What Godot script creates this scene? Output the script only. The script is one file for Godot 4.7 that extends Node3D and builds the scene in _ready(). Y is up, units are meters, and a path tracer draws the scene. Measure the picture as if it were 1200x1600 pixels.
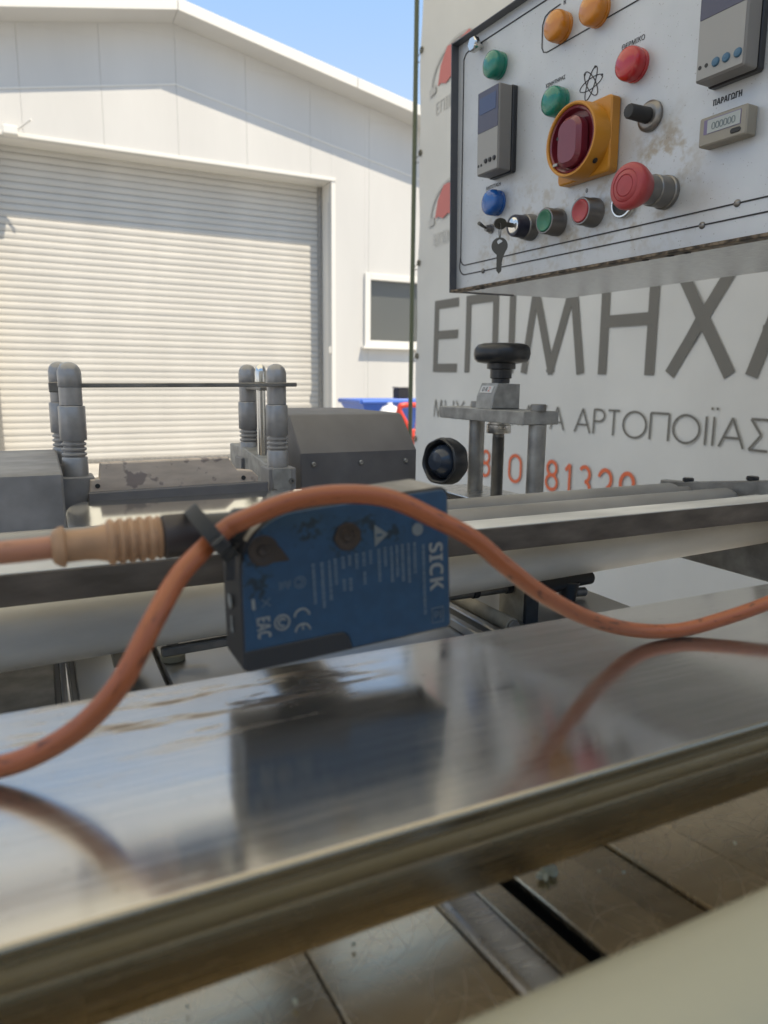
extends Node3D

# ---------------------------------------------------------------- mesh builder
class MB:
	var v := PackedVector3Array()
	var n := PackedVector3Array()
	var uv := PackedVector2Array()

	func tri(a: Vector3, b: Vector3, c: Vector3, na: Vector3, nb: Vector3, nc: Vector3, ua := Vector2(), ub := Vector2(), uc := Vector2()) -> void:
		var g := (b - a).cross(c - a)
		if g.length_squared() < 1e-22:
			return
		if g.dot(na + nb + nc) > 0.0:
			v.append_array([a, c, b]); n.append_array([na, nc, nb]); uv.append_array([ua, uc, ub])
		else:
			v.append_array([a, b, c]); n.append_array([na, nb, nc]); uv.append_array([ua, ub, uc])

	func quad(a: Vector3, b: Vector3, c: Vector3, d: Vector3, nn: Vector3) -> void:
		tri(a, b, c, nn, nn, nn, Vector2(0, 0), Vector2(1, 0), Vector2(1, 1))
		tri(a, c, d, nn, nn, nn, Vector2(0, 0), Vector2(1, 1), Vector2(0, 1))

	func quad_uv(p: Array, nn: Vector3, t: Array) -> void:
		tri(p[0], p[1], p[2], nn, nn, nn, t[0], t[1], t[2])
		tri(p[0], p[2], p[3], nn, nn, nn, t[0], t[2], t[3])

	# box with chamfered edges, in the frame T
	func box(T: Transform3D, s: Vector3, bev := 0.0) -> void:
		var h := s * 0.5
		var b: float = min(bev, min(h.x, min(h.y, h.z)) * 0.95)
		var p := func(sx: int, sy: int, sz: int, ax: int) -> Vector3:
			var q := Vector3(sx * (h.x - b), sy * (h.y - b), sz * (h.z - b))
			q[ax] += [sx, sy, sz][ax] * b
			return T * q
		var B := T.basis.orthonormalized()
		for ax in 3:
			for sg in [-1, 1]:
				var nn := Vector3(); nn[ax] = sg
				var c := []
				for k in [[-1, -1], [1, -1], [1, 1], [-1, 1]]:
					var q := [0, 0, 0]
					q[ax] = sg; q[(ax + 1) % 3] = k[0]; q[(ax + 2) % 3] = k[1]
					c.append(p.call(q[0], q[1], q[2], ax))
				quad(c[0], c[1], c[2], c[3], B * nn)
		if b <= 0.0:
			return
		for ax in 3:
			var a1 := (ax + 1) % 3
			var a2 := (ax + 2) % 3
			for s1 in [-1, 1]:
				for s2 in [-1, 1]:
					var lo := [0, 0, 0]; lo[ax] = -1; lo[a1] = s1; lo[a2] = s2
					var hi := lo.duplicate(); hi[ax] = 1
					var nn := Vector3(); nn[a1] = s1; nn[a2] = s2
					quad(p.call(lo[0], lo[1], lo[2], a1), p.call(hi[0], hi[1], hi[2], a1), p.call(hi[0], hi[1], hi[2], a2), p.call(lo[0], lo[1], lo[2], a2), (B * nn).normalized())
		for sx in [-1, 1]:
			for sy in [-1, 1]:
				for sz in [-1, 1]:
					var nn := (B * Vector3(sx, sy, sz)).normalized()
					tri(p.call(sx, sy, sz, 0), p.call(sx, sy, sz, 1), p.call(sx, sy, sz, 2), nn, nn, nn)

	# profile of (radius, height) turned about the y axis of T; edges flatter than 40 degrees are smoothed
	func lathe(T: Transform3D, prof: Array, seg := 32, lobes := 0, lobe_depth := 0.0) -> void:
		var m := prof.size()
		var en := []
		for i in m - 1:
			var d: Vector2 = prof[i + 1] - prof[i]
			en.append(Vector2(d.y, -d.x).normalized())
		var B := T.basis.orthonormalized()
		for i in m - 1:
			if (prof[i + 1] - prof[i]).length() < 1e-9:
				continue
			var n0: Vector2 = en[i]
			var n1: Vector2 = en[i]
			if i > 0 and en[i].dot(en[i - 1]) > 0.76:
				n0 = (en[i] + en[i - 1]).normalized()
			if i < m - 2 and en[i].dot(en[i + 1]) > 0.76:
				n1 = (en[i] + en[i + 1]).normalized()
			for k in seg:
				var a0 := TAU * k / seg
				var a1 := TAU * (k + 1) / seg
				var f0 := 1.0 - lobe_depth * (0.5 - 0.5 * cos(a0 * lobes))
				var f1 := 1.0 - lobe_depth * (0.5 - 0.5 * cos(a1 * lobes))
				var d0 := Vector3(cos(a0), 0, sin(a0))
				var d1 := Vector3(cos(a1), 0, sin(a1))
				var q := [T * (d0 * prof[i].x * f0 + Vector3(0, prof[i].y, 0)), T * (d1 * prof[i].x * f1 + Vector3(0, prof[i].y, 0)), T * (d1 * prof[i + 1].x * f1 + Vector3(0, prof[i + 1].y, 0)), T * (d0 * prof[i + 1].x * f0 + Vector3(0, prof[i + 1].y, 0))]
				var nn := [(B * (d0 * n0.x + Vector3(0, n0.y, 0))), (B * (d1 * n0.x + Vector3(0, n0.y, 0))), (B * (d1 * n1.x + Vector3(0, n1.y, 0))), (B * (d0 * n1.x + Vector3(0, n1.y, 0)))]
				var u0 := float(k) / seg
				var u1 := float(k + 1) / seg
				var v0 := float(i) / (m - 1)
				var v1 := float(i + 1) / (m - 1)
				tri(q[0], q[1], q[2], nn[0], nn[1], nn[2], Vector2(u0, v0), Vector2(u1, v0), Vector2(u1, v1))
				tri(q[0], q[2], q[3], nn[0], nn[2], nn[3], Vector2(u0, v0), Vector2(u1, v1), Vector2(u0, v1))

	func cyl(T: Transform3D, r: float, h: float, bev := 0.0, seg := 28) -> void:
		lathe(T, [Vector2(0, 0), Vector2(r - bev, 0), Vector2(r, bev), Vector2(r, h - bev), Vector2(r - bev, h), Vector2(0, h)], seg)

	# polygon in the xy plane of T, pushed out along z from 0 to depth
	func prism(T: Transform3D, poly: PackedVector2Array, depth: float, bev := 0.0) -> void:
		if Geometry2D.is_polygon_clockwise(poly):
			poly = poly.duplicate(); poly.reverse()
		var m := poly.size()
		var B := T.basis.orthonormalized()
		var en := []
		for i in m:
			var d := poly[(i + 1) % m] - poly[i]
			en.append(Vector2(d.y, -d.x).normalized())
		var inner := PackedVector2Array()
		for i in m:
			var a: Vector2 = en[(i + m - 1) % m]
			var b: Vector2 = en[i]
			var q := (a + b)
			q = q / maxf(0.4, q.length_squared() * 0.5)
			inner.append(poly[i] - q * bev)
		var idx := Geometry2D.triangulate_polygon(inner)
		var zb := B * Vector3(0, 0, -1)
		var zf := B * Vector3(0, 0, 1)
		for i in range(0, idx.size(), 3):
			var p := [inner[idx[i]], inner[idx[i + 1]], inner[idx[i + 2]]]
			tri(T * Vector3(p[0].x, p[0].y, depth), T * Vector3(p[1].x, p[1].y, depth), T * Vector3(p[2].x, p[2].y, depth), zf, zf, zf, p[0], p[1], p[2])
			tri(T * Vector3(p[0].x, p[0].y, 0), T * Vector3(p[1].x, p[1].y, 0), T * Vector3(p[2].x, p[2].y, 0), zb, zb, zb, p[0], p[1], p[2])
		for i in m:
			var j := (i + 1) % m
			var na: Vector2 = en[i]
			var nb: Vector2 = en[i]
			if en[i].dot(en[(i + m - 1) % m]) > 0.76: na = (en[i] + en[(i + m - 1) % m]).normalized()
			if en[i].dot(en[j]) > 0.76: nb = (en[i] + en[j]).normalized()
			var n3a := B * Vector3(na.x, na.y, 0)
			var n3b := B * Vector3(nb.x, nb.y, 0)
			var lv := [[inner, 0.0], [poly, bev], [poly, depth - bev], [inner, depth]]
			for k in 3:
				if k != 1 and bev <= 0.0: continue
				var A: PackedVector2Array = lv[k][0]
				var C: PackedVector2Array = lv[k + 1][0]
				var za: float = lv[k][1]
				var zc: float = lv[k + 1][1]
				var t := (zb if k == 0 else (zf if k == 2 else Vector3()))
				var ma := (n3a + t).normalized()
				var mb := (n3b + t).normalized()
				var p0 := T * Vector3(A[i].x, A[i].y, za)
				var p1 := T * Vector3(A[j].x, A[j].y, za)
				var p2 := T * Vector3(C[j].x, C[j].y, zc)
				var p3 := T * Vector3(C[i].x, C[i].y, zc)
				tri(p0, p1, p2, ma, mb, mb, poly[i], poly[j], poly[j])
				tri(p0, p2, p3, ma, mb, ma, poly[i], poly[j], poly[i])

	# round tube along points; radii may be one number or an array
	func tube(pts: Array, rad, seg := 12, closed := false) -> void:
		var m := pts.size()
		var fr := []
		var up := Vector3(0.13, 0.97, 0.21)
		var run := 0.0
		for i in m:
			var a: Vector3 = pts[(i + m - 1) % m] if (closed or i > 0) else pts[0]
			var b: Vector3 = pts[(i + 1) % m] if (closed or i < m - 1) else pts[m - 1]
			var t := (b - a).normalized()
			if i == 0 and absf(t.dot(up)) > 0.95: up = Vector3(1, 0.1, 0.1)
			var s := t.cross(up).normalized()
			up = s.cross(t).normalized()
			var r: float = rad[i] if rad is Array else rad
			fr.append([pts[i], s, up, r, t, run])
			if i < m - 1: run += pts[i].distance_to(pts[i + 1])
		var last := m if closed else m - 1
		for i in last:
			var f: Array = fr[i]
			var g: Array = fr[(i + 1) % m]
			for k in seg:
				var a0 := TAU * k / seg
				var a1 := TAU * (k + 1) / seg
				var d := [f[1] * cos(a0) + f[2] * sin(a0), f[1] * cos(a1) + f[2] * sin(a1), g[1] * cos(a1) + g[2] * sin(a1), g[1] * cos(a0) + g[2] * sin(a0)]
				var q := [f[0] + d[0] * f[3], f[0] + d[1] * f[3], g[0] + d[2] * g[3], g[0] + d[3] * g[3]]
				var t0 := Vector2(float(k) / seg, f[5]); var t1 := Vector2(float(k + 1) / seg, f[5])
				var t2 := Vector2(float(k + 1) / seg, g[5]); var t3 := Vector2(float(k) / seg, g[5])
				tri(q[0], q[1], q[2], d[0], d[1], d[2], t0, t1, t2)
				tri(q[0], q[2], q[3], d[0], d[2], d[3], t0, t2, t3)
		if closed: return
		for e in [0, m - 1]:
			var f: Array = fr[e]
			var nn: Vector3 = f[4] * (-1.0 if e == 0 else 1.0)
			for k in seg:
				var a0 := TAU * k / seg
				var a1 := TAU * (k + 1) / seg
				tri(f[0], f[0] + (f[1] * cos(a0) + f[2] * sin(a0)) * f[3], f[0] + (f[1] * cos(a1) + f[2] * sin(a1)) * f[3], nn, nn, nn)

	func commit() -> ArrayMesh:
		var arr := []
		arr.resize(Mesh.ARRAY_MAX)
		arr[Mesh.ARRAY_VERTEX] = v; arr[Mesh.ARRAY_NORMAL] = n; arr[Mesh.ARRAY_TEX_UV] = uv
		var me := ArrayMesh.new()
		me.add_surface_from_arrays(Mesh.PRIMITIVE_TRIANGLES, arr)
		return me

# ---------------------------------------------------------------- helpers
var M := {}
var used := {}

func numbered(called: String) -> String:
	var k: int = used.get(called, 0)
	used[called] = k + 1
	return called if k == 0 else "%s_%03d" % [called, k]

func thing(called: String, label: String, category: String, at := Transform3D(), group := "") -> Node3D:
	var o := Node3D.new()
	o.name = numbered(called)
	add_child(o)
	o.transform = at
	o.set_meta("label", label); o.set_meta("category", category)
	if group: o.set_meta("group", group)
	return o

func part(called: String, mb: MB, mat: Material, parent: Node, label := "") -> MeshInstance3D:
	var o := MeshInstance3D.new()
	o.name = called
	o.mesh = mb.commit()
	o.material_override = mat
	parent.add_child(o, true)
	if label: o.set_meta("label", label)
	return o

func structure(called: String, mb: MB, mat: Material) -> MeshInstance3D:
	var o := part(called, mb, mat, self)
	o.set_meta("kind", "structure")
	return o

func at(x: float, y: float, z: float) -> Transform3D:
	return Transform3D(Basis(), Vector3(x, y, z))

# a frame whose y axis runs along d
func along(o: Vector3, d: Vector3) -> Transform3D:
	var y := d.normalized()
	var x := y.cross(Vector3(0, 0, 1))
	if x.length() < 0.1: x = y.cross(Vector3(1, 0, 0))
	x = x.normalized()
	return Transform3D(Basis(x, y, x.cross(y)), o)

func lin(r: float, g: float, b: float) -> Color:
	return Color(r, g, b).linear_to_srgb()

func mat(called: String, c: Color, rough := 0.5, metal := 0.0) -> StandardMaterial3D:
	var m := StandardMaterial3D.new()
	m.resource_name = called
	m.albedo_color = c; m.roughness = rough; m.metallic = metal
	M[called] = m
	return m

func noise(sd: int, freq: float, oct := 4, type := FastNoiseLite.TYPE_SIMPLEX_SMOOTH) -> FastNoiseLite:
	var f := FastNoiseLite.new()
	f.seed = sd; f.frequency = freq; f.noise_type = type
	f.fractal_octaves = oct
	return f

# seamless grey image, between lo and hi
func grey(sd: int, size: int, freq: float, lo: float, hi: float, oct := 5, stretch := 1, contrast := 1.0) -> ImageTexture:
	var im := noise(sd, freq, oct).get_seamless_image(size, size)
	im.convert(Image.FORMAT_RGB8)
	if stretch > 1:
		im.resize(size * stretch, size, Image.INTERPOLATE_BILINEAR)
		im = im.get_region(Rect2i(0, 0, size * stretch, size))
		im.resize(size, size, Image.INTERPOLATE_BILINEAR)
	for y in im.get_height():
		for x in im.get_width():
			var g := clampf((im.get_pixel(x, y).r - 0.5) * contrast + 0.5, 0, 1)
			g = lerpf(lo, hi, g)
			im.set_pixel(x, y, Color(g, g, g))
	return ImageTexture.create_from_image(im)

# fine lines along u, for brushed metal
func brushed(sd: int, w: int, h: int, lo: float, hi: float, streak := 0.92) -> ImageTexture:
	var rng := RandomNumberGenerator.new(); rng.seed = sd
	var im := Image.create(w, h, false, Image.FORMAT_RGB8)
	for y in h:
		var g := rng.randf()
		for x in w:
			if rng.randf() > streak: g = lerpf(g, rng.randf(), 0.5)
			var q := lerpf(lo, hi, g)
			im.set_pixel(x, y, Color(q, q, q))
	return ImageTexture.create_from_image(im)

func text(called: String, s: String, size: float, mt: Material, parent: Node, T: Transform3D, bold := false, thick := 0.0002) -> MeshInstance3D:
	var tm := TextMesh.new()
	var f := SystemFont.new()
	f.font_names = PackedStringArray(["Droid Sans"])
	if bold: f.font_weight = 700
	tm.font = f
	tm.text = s
	tm.font_size = 128
	var k := size * 1.36 / 1.28    # size is about the height of a capital
	tm.pixel_size = 0.01
	tm.depth = thick / k
	var o := MeshInstance3D.new()
	o.name = called
	o.mesh = tm
	o.material_override = mt
	o.transform = T.scaled_local(Vector3.ONE * k)
	parent.add_child(o, true)
	return o

func rounded_rect(x0: float, y0: float, x1: float, y1: float, r: float, seg := 5) -> PackedVector2Array:
	var p := PackedVector2Array()
	for c in [[x1 - r, y1 - r, 0.0], [x0 + r, y1 - r, 0.25], [x0 + r, y0 + r, 0.5], [x1 - r, y0 + r, 0.75]]:
		for k in seg + 1:
			var a: float = TAU * (c[2] + 0.25 * k / seg)
			p.append(Vector2(c[0] + r * cos(a), c[1] + r * sin(a)))
	return p

func catmull(pts: Array, per := 8) -> Array:
	var out := []
	for i in pts.size() - 1:
		var p0: Vector3 = pts[max(i - 1, 0)]
		var p1: Vector3 = pts[i]
		var p2: Vector3 = pts[i + 1]
		var p3: Vector3 = pts[min(i + 2, pts.size() - 1)]
		for k in per:
			out.append(p1.cubic_interpolate(p2, p0, p3, float(k) / per))
	out.append(pts[-1])
	return out

# ---------------------------------------------------------------- scene
func _ready() -> void:
	# camera: a phone's main lens, held just above the machine
	var cam := Camera3D.new()
	cam.name = "camera"
	add_child(cam)
	cam.fov = 71.8; cam.near = 0.01; cam.far = 500.0
	cam.transform = Transform3D(Basis.from_euler(Vector3(deg_to_rad(-10.4), deg_to_rad(-25.9), deg_to_rad(0.56)), EULER_ORDER_YXZ), Vector3(0, 1.15, 0))
	var ca := CameraAttributesPhysical.new()
	ca.frustum_focal_length = 16.58
	ca.frustum_near = 0.01; ca.frustum_far = 500.0
	ca.frustum_focus_distance = 0.58
	ca.exposure_aperture = 7.6
	cam.attributes = ca
	cam.current = true

	# sky, sun, exposure
	var sky_mat := ProceduralSkyMaterial.new()
	sky_mat.sky_top_color = lin(0.092, 0.190, 0.345)
	sky_mat.sky_horizon_color = lin(0.43, 0.415, 0.385)
	sky_mat.sky_curve = 0.18
	sky_mat.ground_bottom_color = lin(0.20, 0.19, 0.165)
	sky_mat.ground_horizon_color = lin(0.30, 0.28, 0.25)
	sky_mat.sun_angle_max = 34.0
	sky_mat.sun_curve = 0.25
	var sky := Sky.new(); sky.sky_material = sky_mat
	var env := Environment.new()
	env.background_mode = Environment.BG_SKY
	env.sky = sky
	env.background_energy_multiplier = 1.0
	env.tonemap_mode = Environment.TONE_MAPPER_LINEAR
	env.tonemap_exposure = 2.85
	env.sdfgi_enabled = true; env.ssao_enabled = true; env.ssil_enabled = true
	var we := WorldEnvironment.new(); we.name = "world"; we.environment = env
	add_child(we)
	var sun := DirectionalLight3D.new()
	sun.name = "sun"
	sun.light_energy = 0.69
	sun.light_color = Color(1.0, 0.94, 0.84)
	sun.light_angular_distance = 0.5
	sun.shadow_enabled = true
	add_child(sun)
	sun.transform = Transform3D(Basis.looking_at(-Vector3(0.45, 1.95, 1.0).normalized(), Vector3(0, 0, 1)), Vector3(0, 20, 0))

	materials()
	setting()
	hall()
	yard_things()
	banner()
	machine()
	press_unit()
	control_panel()
	sensor()
	cables()

func materials() -> void:
	var grain := grey(3, 256, 0.02, 0.86, 1.0)
	var fine := grey(4, 256, 0.06, 0.0, 1.0, 4)
	M.dirt_tex = grey(5, 512, 0.008, 0.80, 1.0, 6, 1, 1.3)
	M.fine_tex = fine
	M.brush_rough = brushed(11, 512, 256, 0.45, 0.95)
	var m: StandardMaterial3D
	m = mat("concrete", lin(0.48, 0.455, 0.41), 0.9)
	m.albedo_texture = M.dirt_tex; m.uv1_triplanar = true; m.uv1_world_triplanar = true; m.uv1_scale = Vector3.ONE * 0.4
	m = mat("wall_white", lin(0.60, 0.595, 0.575), 0.55)
	m.albedo_texture = grey(6, 256, 0.012, 0.955, 1.0, 4); m.uv1_triplanar = true; m.uv1_world_triplanar = true; m.uv1_scale = Vector3(0.30, 0.07, 0.30)
	m = mat("trim_white", lin(0.72, 0.705, 0.66), 0.45)
	m = mat("shutter_white", lin(0.56, 0.545, 0.505), 0.5)
	m.albedo_texture = grey(7, 256, 0.012, 0.93, 1.0, 4); m.uv1_triplanar = true; m.uv1_world_triplanar = true; m.uv1_scale = Vector3(0.35, 0.10, 0.35)
	mat("dark_gap", lin(0.05, 0.05, 0.05), 0.9)
	mat("render_beige", lin(0.60, 0.55, 0.47), 0.9)
	m = mat("glass", Color(0.02, 0.03, 0.03, 0.12), 0.05)
	m.transparency = BaseMaterial3D.TRANSPARENCY_ALPHA
	mat("interior_dark", lin(0.17, 0.18, 0.165), 0.9)
	m = mat("added_canopy_cloth", lin(0.92, 0.86, 0.68), 0.85)
	m.backlight_enabled = true; m.backlight = Color(1.0, 0.97, 0.88)
	m = mat("banner_cloth", lin(0.60, 0.605, 0.60), 0.55)
	m.albedo_texture = grey(8, 256, 0.01, 0.93, 1.0); m.uv1_triplanar = true; m.uv1_scale = Vector3.ONE * 0.6
	mat("print_grey", lin(0.135, 0.13, 0.118), 0.6)
	mat("print_pale_grey", lin(0.45, 0.45, 0.45), 0.6)
	mat("print_orange", lin(0.62, 0.13, 0.05), 0.6)
	mat("print_red", lin(0.50, 0.16, 0.15), 0.6)
	mat("pole_green", lin(0.075, 0.09, 0.05), 0.5)
	# metals
	m = mat("steel", lin(0.60, 0.585, 0.56), 0.42, 1.0)
	m.roughness_texture = M.brush_rough; m.uv1_triplanar = true; m.uv1_scale = Vector3(3, 8, 3)
	m = mat("steel_dull", lin(0.42, 0.41, 0.39), 0.5, 0.85)
	m.albedo_texture = M.dirt_tex; m.uv1_triplanar = true; m.uv1_scale = Vector3.ONE * 7.0
	mat("deck_steel", lin(0.46, 0.45, 0.43), 0.30, 0.9)
	m = mat("steel_dark", lin(0.26, 0.25, 0.235), 0.5, 0.8)
	m.albedo_texture = M.dirt_tex; m.uv1_triplanar = true; m.uv1_scale = Vector3.ONE * 9.0
	mat("steel_polished", lin(0.68, 0.67, 0.65), 0.13, 1.0)
	mat("chrome", lin(0.70, 0.69, 0.66), 0.16, 1.0)
	m = mat("aluminium_grey", lin(0.36, 0.355, 0.34), 0.5, 0.35)
	m.albedo_texture = M.dirt_tex; m.uv1_triplanar = true; m.uv1_scale = Vector3.ONE * 11.0
	m = mat("paint_grey", lin(0.150, 0.144, 0.148), 0.55)
	m.albedo_texture = grain; m.uv1_triplanar = true; m.uv1_scale = Vector3.ONE * 4.0
	m = mat("paint_pale_grey", lin(0.27, 0.262, 0.262), 0.5)
	m.albedo_texture = M.dirt_tex; m.uv1_triplanar = true; m.uv1_scale = Vector3.ONE * 5.0
	m = mat("column_grey", lin(0.36, 0.35, 0.345), 0.34, 0.35)
	m.albedo_texture = grain; m.uv1_triplanar = true; m.uv1_scale = Vector3.ONE * 12.0
	m = mat("roller_plastic", lin(0.76, 0.735, 0.68), 0.36)
	m.albedo_texture = M.dirt_tex; m.uv1_triplanar = true; m.uv1_scale = Vector3(1.5, 5, 5)
	m = mat("roller_grey", lin(0.36, 0.335, 0.30), 0.34)
	m.albedo_texture = M.dirt_tex; m.uv1_triplanar = true; m.uv1_scale = Vector3(2, 5, 5)
	m = mat("cream_plastic", lin(0.33, 0.315, 0.235), 0.35)
	m = mat("dirty_board", Color.WHITE, 0.7)
	var bi := Image.create(320, 72, false, Image.FORMAT_RGB8)
	var b1 := noise(23, 0.02, 5)
	for y in 72:
		for x in 320:
			var c := Color(0.80, 0.735, 0.675) * (0.94 + 0.10 * b1.get_noise_2d(x * 0.5, y * 2.0))
			var blot := exp(-pow((x - 84.0) / 26.0, 2) - pow((y - 40.0) / 24.0, 2)) * 0.9 + exp(-pow((x - 215.0) / 22.0, 2) - pow((y - 6.0) / 7.0, 2)) * 0.6 + exp(-pow((x - 282.0) / 14.0, 2) - pow((y - 6.0) / 6.0, 2)) * 0.6 + exp(-pow((y - 6.0) / 8.0, 2)) * 0.25
			var d := clampf((b1.get_noise_2d(x * 1.5, y * 1.5) + blot - 0.42) * 3.5, 0, 1)
			bi.set_pixel(x, y, c.lerp(Color(0.42, 0.38, 0.38), d * 0.6))
	m.albedo_texture = ImageTexture.create_from_image(bi)
	m.uv1_scale = Vector3(1 / 0.16, -1 / 0.034, 1); m.uv1_offset = Vector3(-0.034 / 0.16, 1.078 / 0.034, 0)
	m = mat("bare_block", lin(0.42, 0.37, 0.28), 0.7)
	m.albedo_texture = M.dirt_tex; m.uv1_triplanar = true; m.uv1_scale = Vector3.ONE * 9.0
	m = mat("black_plastic", lin(0.018, 0.019, 0.022), 0.35)
	m = mat("black_matt", lin(0.03, 0.03, 0.032), 0.6)
	m.albedo_texture = M.dirt_tex; m.uv1_triplanar = true; m.uv1_scale = Vector3.ONE * 14.0
	mat("rubber", lin(0.022, 0.022, 0.022), 0.7)

# ---------------------------------------------------------------- setting
func setting() -> void:
	var g := MB.new()
	g.quad(Vector3(-80, 0, 80), Vector3(80, 0, 80), Vector3(80, 0, -120), Vector3(-80, 0, -120), Vector3.UP)
	structure("ground", g, M.concrete)
	# unseen cloth roof and rear wall, added for their effect on the light
	var c := MB.new()
	for i in 12:
		for j in 20:
			var y := func(x: float, z: float) -> float: return 3.65 + 0.01 * (z + 4.3) - 0.05 * sin(PI * (x + 3.4) / 0.97) * sin(PI * (z + 4.3) / 2.1)
			var xa := -3.4 + i * 0.485
			var za := -4.3 + j * 0.3
			c.quad(Vector3(xa, y.call(xa, za), za), Vector3(xa + 0.485, y.call(xa + 0.485, za), za), Vector3(xa + 0.485, y.call(xa + 0.485, za + 0.3), za + 0.3), Vector3(xa, y.call(xa, za + 0.3), za + 0.3), Vector3.DOWN)
	structure("added_awning", c, M.added_canopy_cloth)
	var w := MB.new()
	w.box(at(-0.5, 1.75, 5.2), Vector3(12.0, 3.5, 0.2))
	structure("added_rear_wall", w, M.render_beige)

func rect_minus(x0: float, y0: float, x1: float, y1: float, holes: Array) -> Array:
	var out := [[x0, y0, x1, y1]]
	for h in holes:
		var nxt := []
		for r in out:
			if h[2] <= r[0] or h[0] >= r[2] or h[3] <= r[1] or h[1] >= r[3]:
				nxt.append(r); continue
			if h[0] > r[0]: nxt.append([r[0], r[1], h[0], r[3]])
			if h[2] < r[2]: nxt.append([h[2], r[1], r[2], r[3]])
			var a: float = max(r[0], h[0])
			var b: float = min(r[2], h[2])
			if h[1] > r[1]: nxt.append([a, r[1], b, h[1]])
			if h[3] < r[3]: nxt.append([a, h[3], b, r[3]])
		out = nxt
	return out

func hall() -> void:
	var Z := -10.18
	var o := thing("industrial_hall", "white panel-clad gabled hall with a big roller shutter across the yard", "building", at(1.88, 0, Z))
	var gx0 := -0.50 - 1.88
	var gx1 := 4.04 - 1.88
	var gh := 4.0
	var wx := [4.572 - 1.88, 5.95 - 1.88, 1.69, 2.765]
	var apex := 5.62
	var slope := 0.195
	var half := 9.6
	var holes := [[gx0, -1.0, gx1, gh], [wx[0], wx[2], wx[1], wx[3]]]
	# cladding panels, each its own sheet with an open joint to the next
	var k := -10
	while true:
		var x0 := 0.018 + k * 0.915
		var x1 := x0 + 0.915 - 0.002
		k += 1
		if x0 > half: break
		if x1 < -half: continue
		var mb := MB.new()
		var pieces := rect_minus(x0, 0.0, x1, apex - slope * maxf(absf(x0), absf(x1)) - 0.002, holes)
		pieces.sort_custom(func(a: Array, b: Array) -> bool: return a[1] < b[1])
		for r in pieces:
			if mb.v.size() > 0:
				part("wall_panel", mb, M.wall_white, o)
				mb = MB.new()
			mb.box(at((r[0] + r[2]) / 2, (r[1] + r[3]) / 2, -0.04), Vector3(r[2] - r[0], r[3] - r[1], 0.08), 0.002)
		# the sloping top of the panel
		var yb := apex - slope * maxf(absf(x0), absf(x1)) - 0.002
		var tp := PackedVector2Array([Vector2(x0, yb), Vector2(x1, yb), Vector2(x1, apex - slope * absf(x1)), Vector2(x0, apex - slope * absf(x0))])
		if x0 < 0 and x1 > 0:
			tp.insert(3, Vector2(0, apex))
		mb.prism(at(0, 0, -0.08), tp, 0.08)
		part("wall_panel", mb, M.wall_white, o)
	# dark core behind the joints, side walls
	var core := MB.new()
	for r in rect_minus(-half, 0.0, half, apex - slope * half - 0.01, holes):
		core.box(at((r[0] + r[2]) / 2, (r[1] + r[3]) / 2, -0.11), Vector3(r[2] - r[0], r[3] - r[1], 0.05))
	for s in [-1, 1]:
		core.box(at(s * (half - 0.1), 1.85, -9.2), Vector3(0.15, 3.7, 18.0))
	part("wall_core", core, M.wall_white, o)
	# roof: two slopes with overhang, fascia in front and soffit under it
	var over := 0.40
	for s in [-1, 1]:
		var roof := MB.new()
		var poly := PackedVector2Array([Vector2(0, apex + 0.02), Vector2(s * (half + 0.4), apex + 0.02 - slope * (half + 0.4)), Vector2(s * (half + 0.4), apex + 0.10 - slope * (half + 0.4)), Vector2(0, apex + 0.10)])
		roof.prism(at(0, 0, -18.4), poly, 18.4 + over - 0.012)
		var rf := part("roof_slope", roof, M.trim_white, o)
		for b in 4:
			var xa := b * 2.4 + 0.004
			var xb := xa + 2.392
			var fb := MB.new()
			var fp := PackedVector2Array([Vector2(s * xa, apex - 0.012 - slope * xa), Vector2(s * xb, apex - 0.012 - slope * xb), Vector2(s * xb, apex + 0.125 - slope * xb), Vector2(s * xa, apex + 0.125 - slope * xa)])
			fb.prism(at(0, 0, over - 0.010), fp, 0.016, 0.003)
			part("fascia_board", fb, M.trim_white, rf)
		var sf := MB.new()
		var sp := PackedVector2Array([Vector2(s * 0.003, apex - 0.002), Vector2(s * half, apex - 0.002 - slope * half), Vector2(s * half, apex + 0.012 - slope * half), Vector2(s * 0.003, apex + 0.012)])
		sf.prism(at(0, 0, 0.002), sp, over - 0.014)
		part("soffit", sf, M.wall_white, rf)
		# pale raised strip stands in for the line of light above the eave shadow
		var tr := MB.new()
		var ty := 0.72
		var t2 := PackedVector2Array([Vector2(0, apex - ty), Vector2(s * half, apex - ty - slope * half), Vector2(s * half, apex - ty + 0.018 - slope * half), Vector2(0, apex - ty + 0.018)])
		tr.prism(at(0, 0, 0.001), t2, 0.007)
		part("light_line_strip", tr, M.trim_white, o)
	# opening trim
	var jamb := MB.new()
	jamb.box(at(gx1 + 0.03, gh / 2, 0.006), Vector3(0.06, gh, 0.016), 0.003)
	part("door_jamb", jamb, M.trim_white, o)
	var jamb2 := MB.new()
	jamb2.box(at(gx0 - 0.03, gh / 2, 0.006), Vector3(0.06, gh, 0.016), 0.003)
	part("door_jamb", jamb2, M.trim_white, o)
	var head := MB.new()
	head.box(at((gx0 + gx1) / 2, gh + 0.022, 0.012), Vector3(gx1 - gx0 + 0.12, 0.044, 0.03), 0.004)
	part("door_head", head, M.trim_white, o)
	var rev := MB.new()
	for x in [gx0 - 0.012, gx1 + 0.012]:
		rev.box(at(x, gh / 2, -0.24), Vector3(0.02, gh, 0.48))
	rev.box(at((gx0 + gx1) / 2, gh + 0.012, -0.24), Vector3(gx1 - gx0, 0.02, 0.48))
	part("reveal", rev, M.trim_white, o)
	# roller shutter
	var sh := MB.new()
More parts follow.
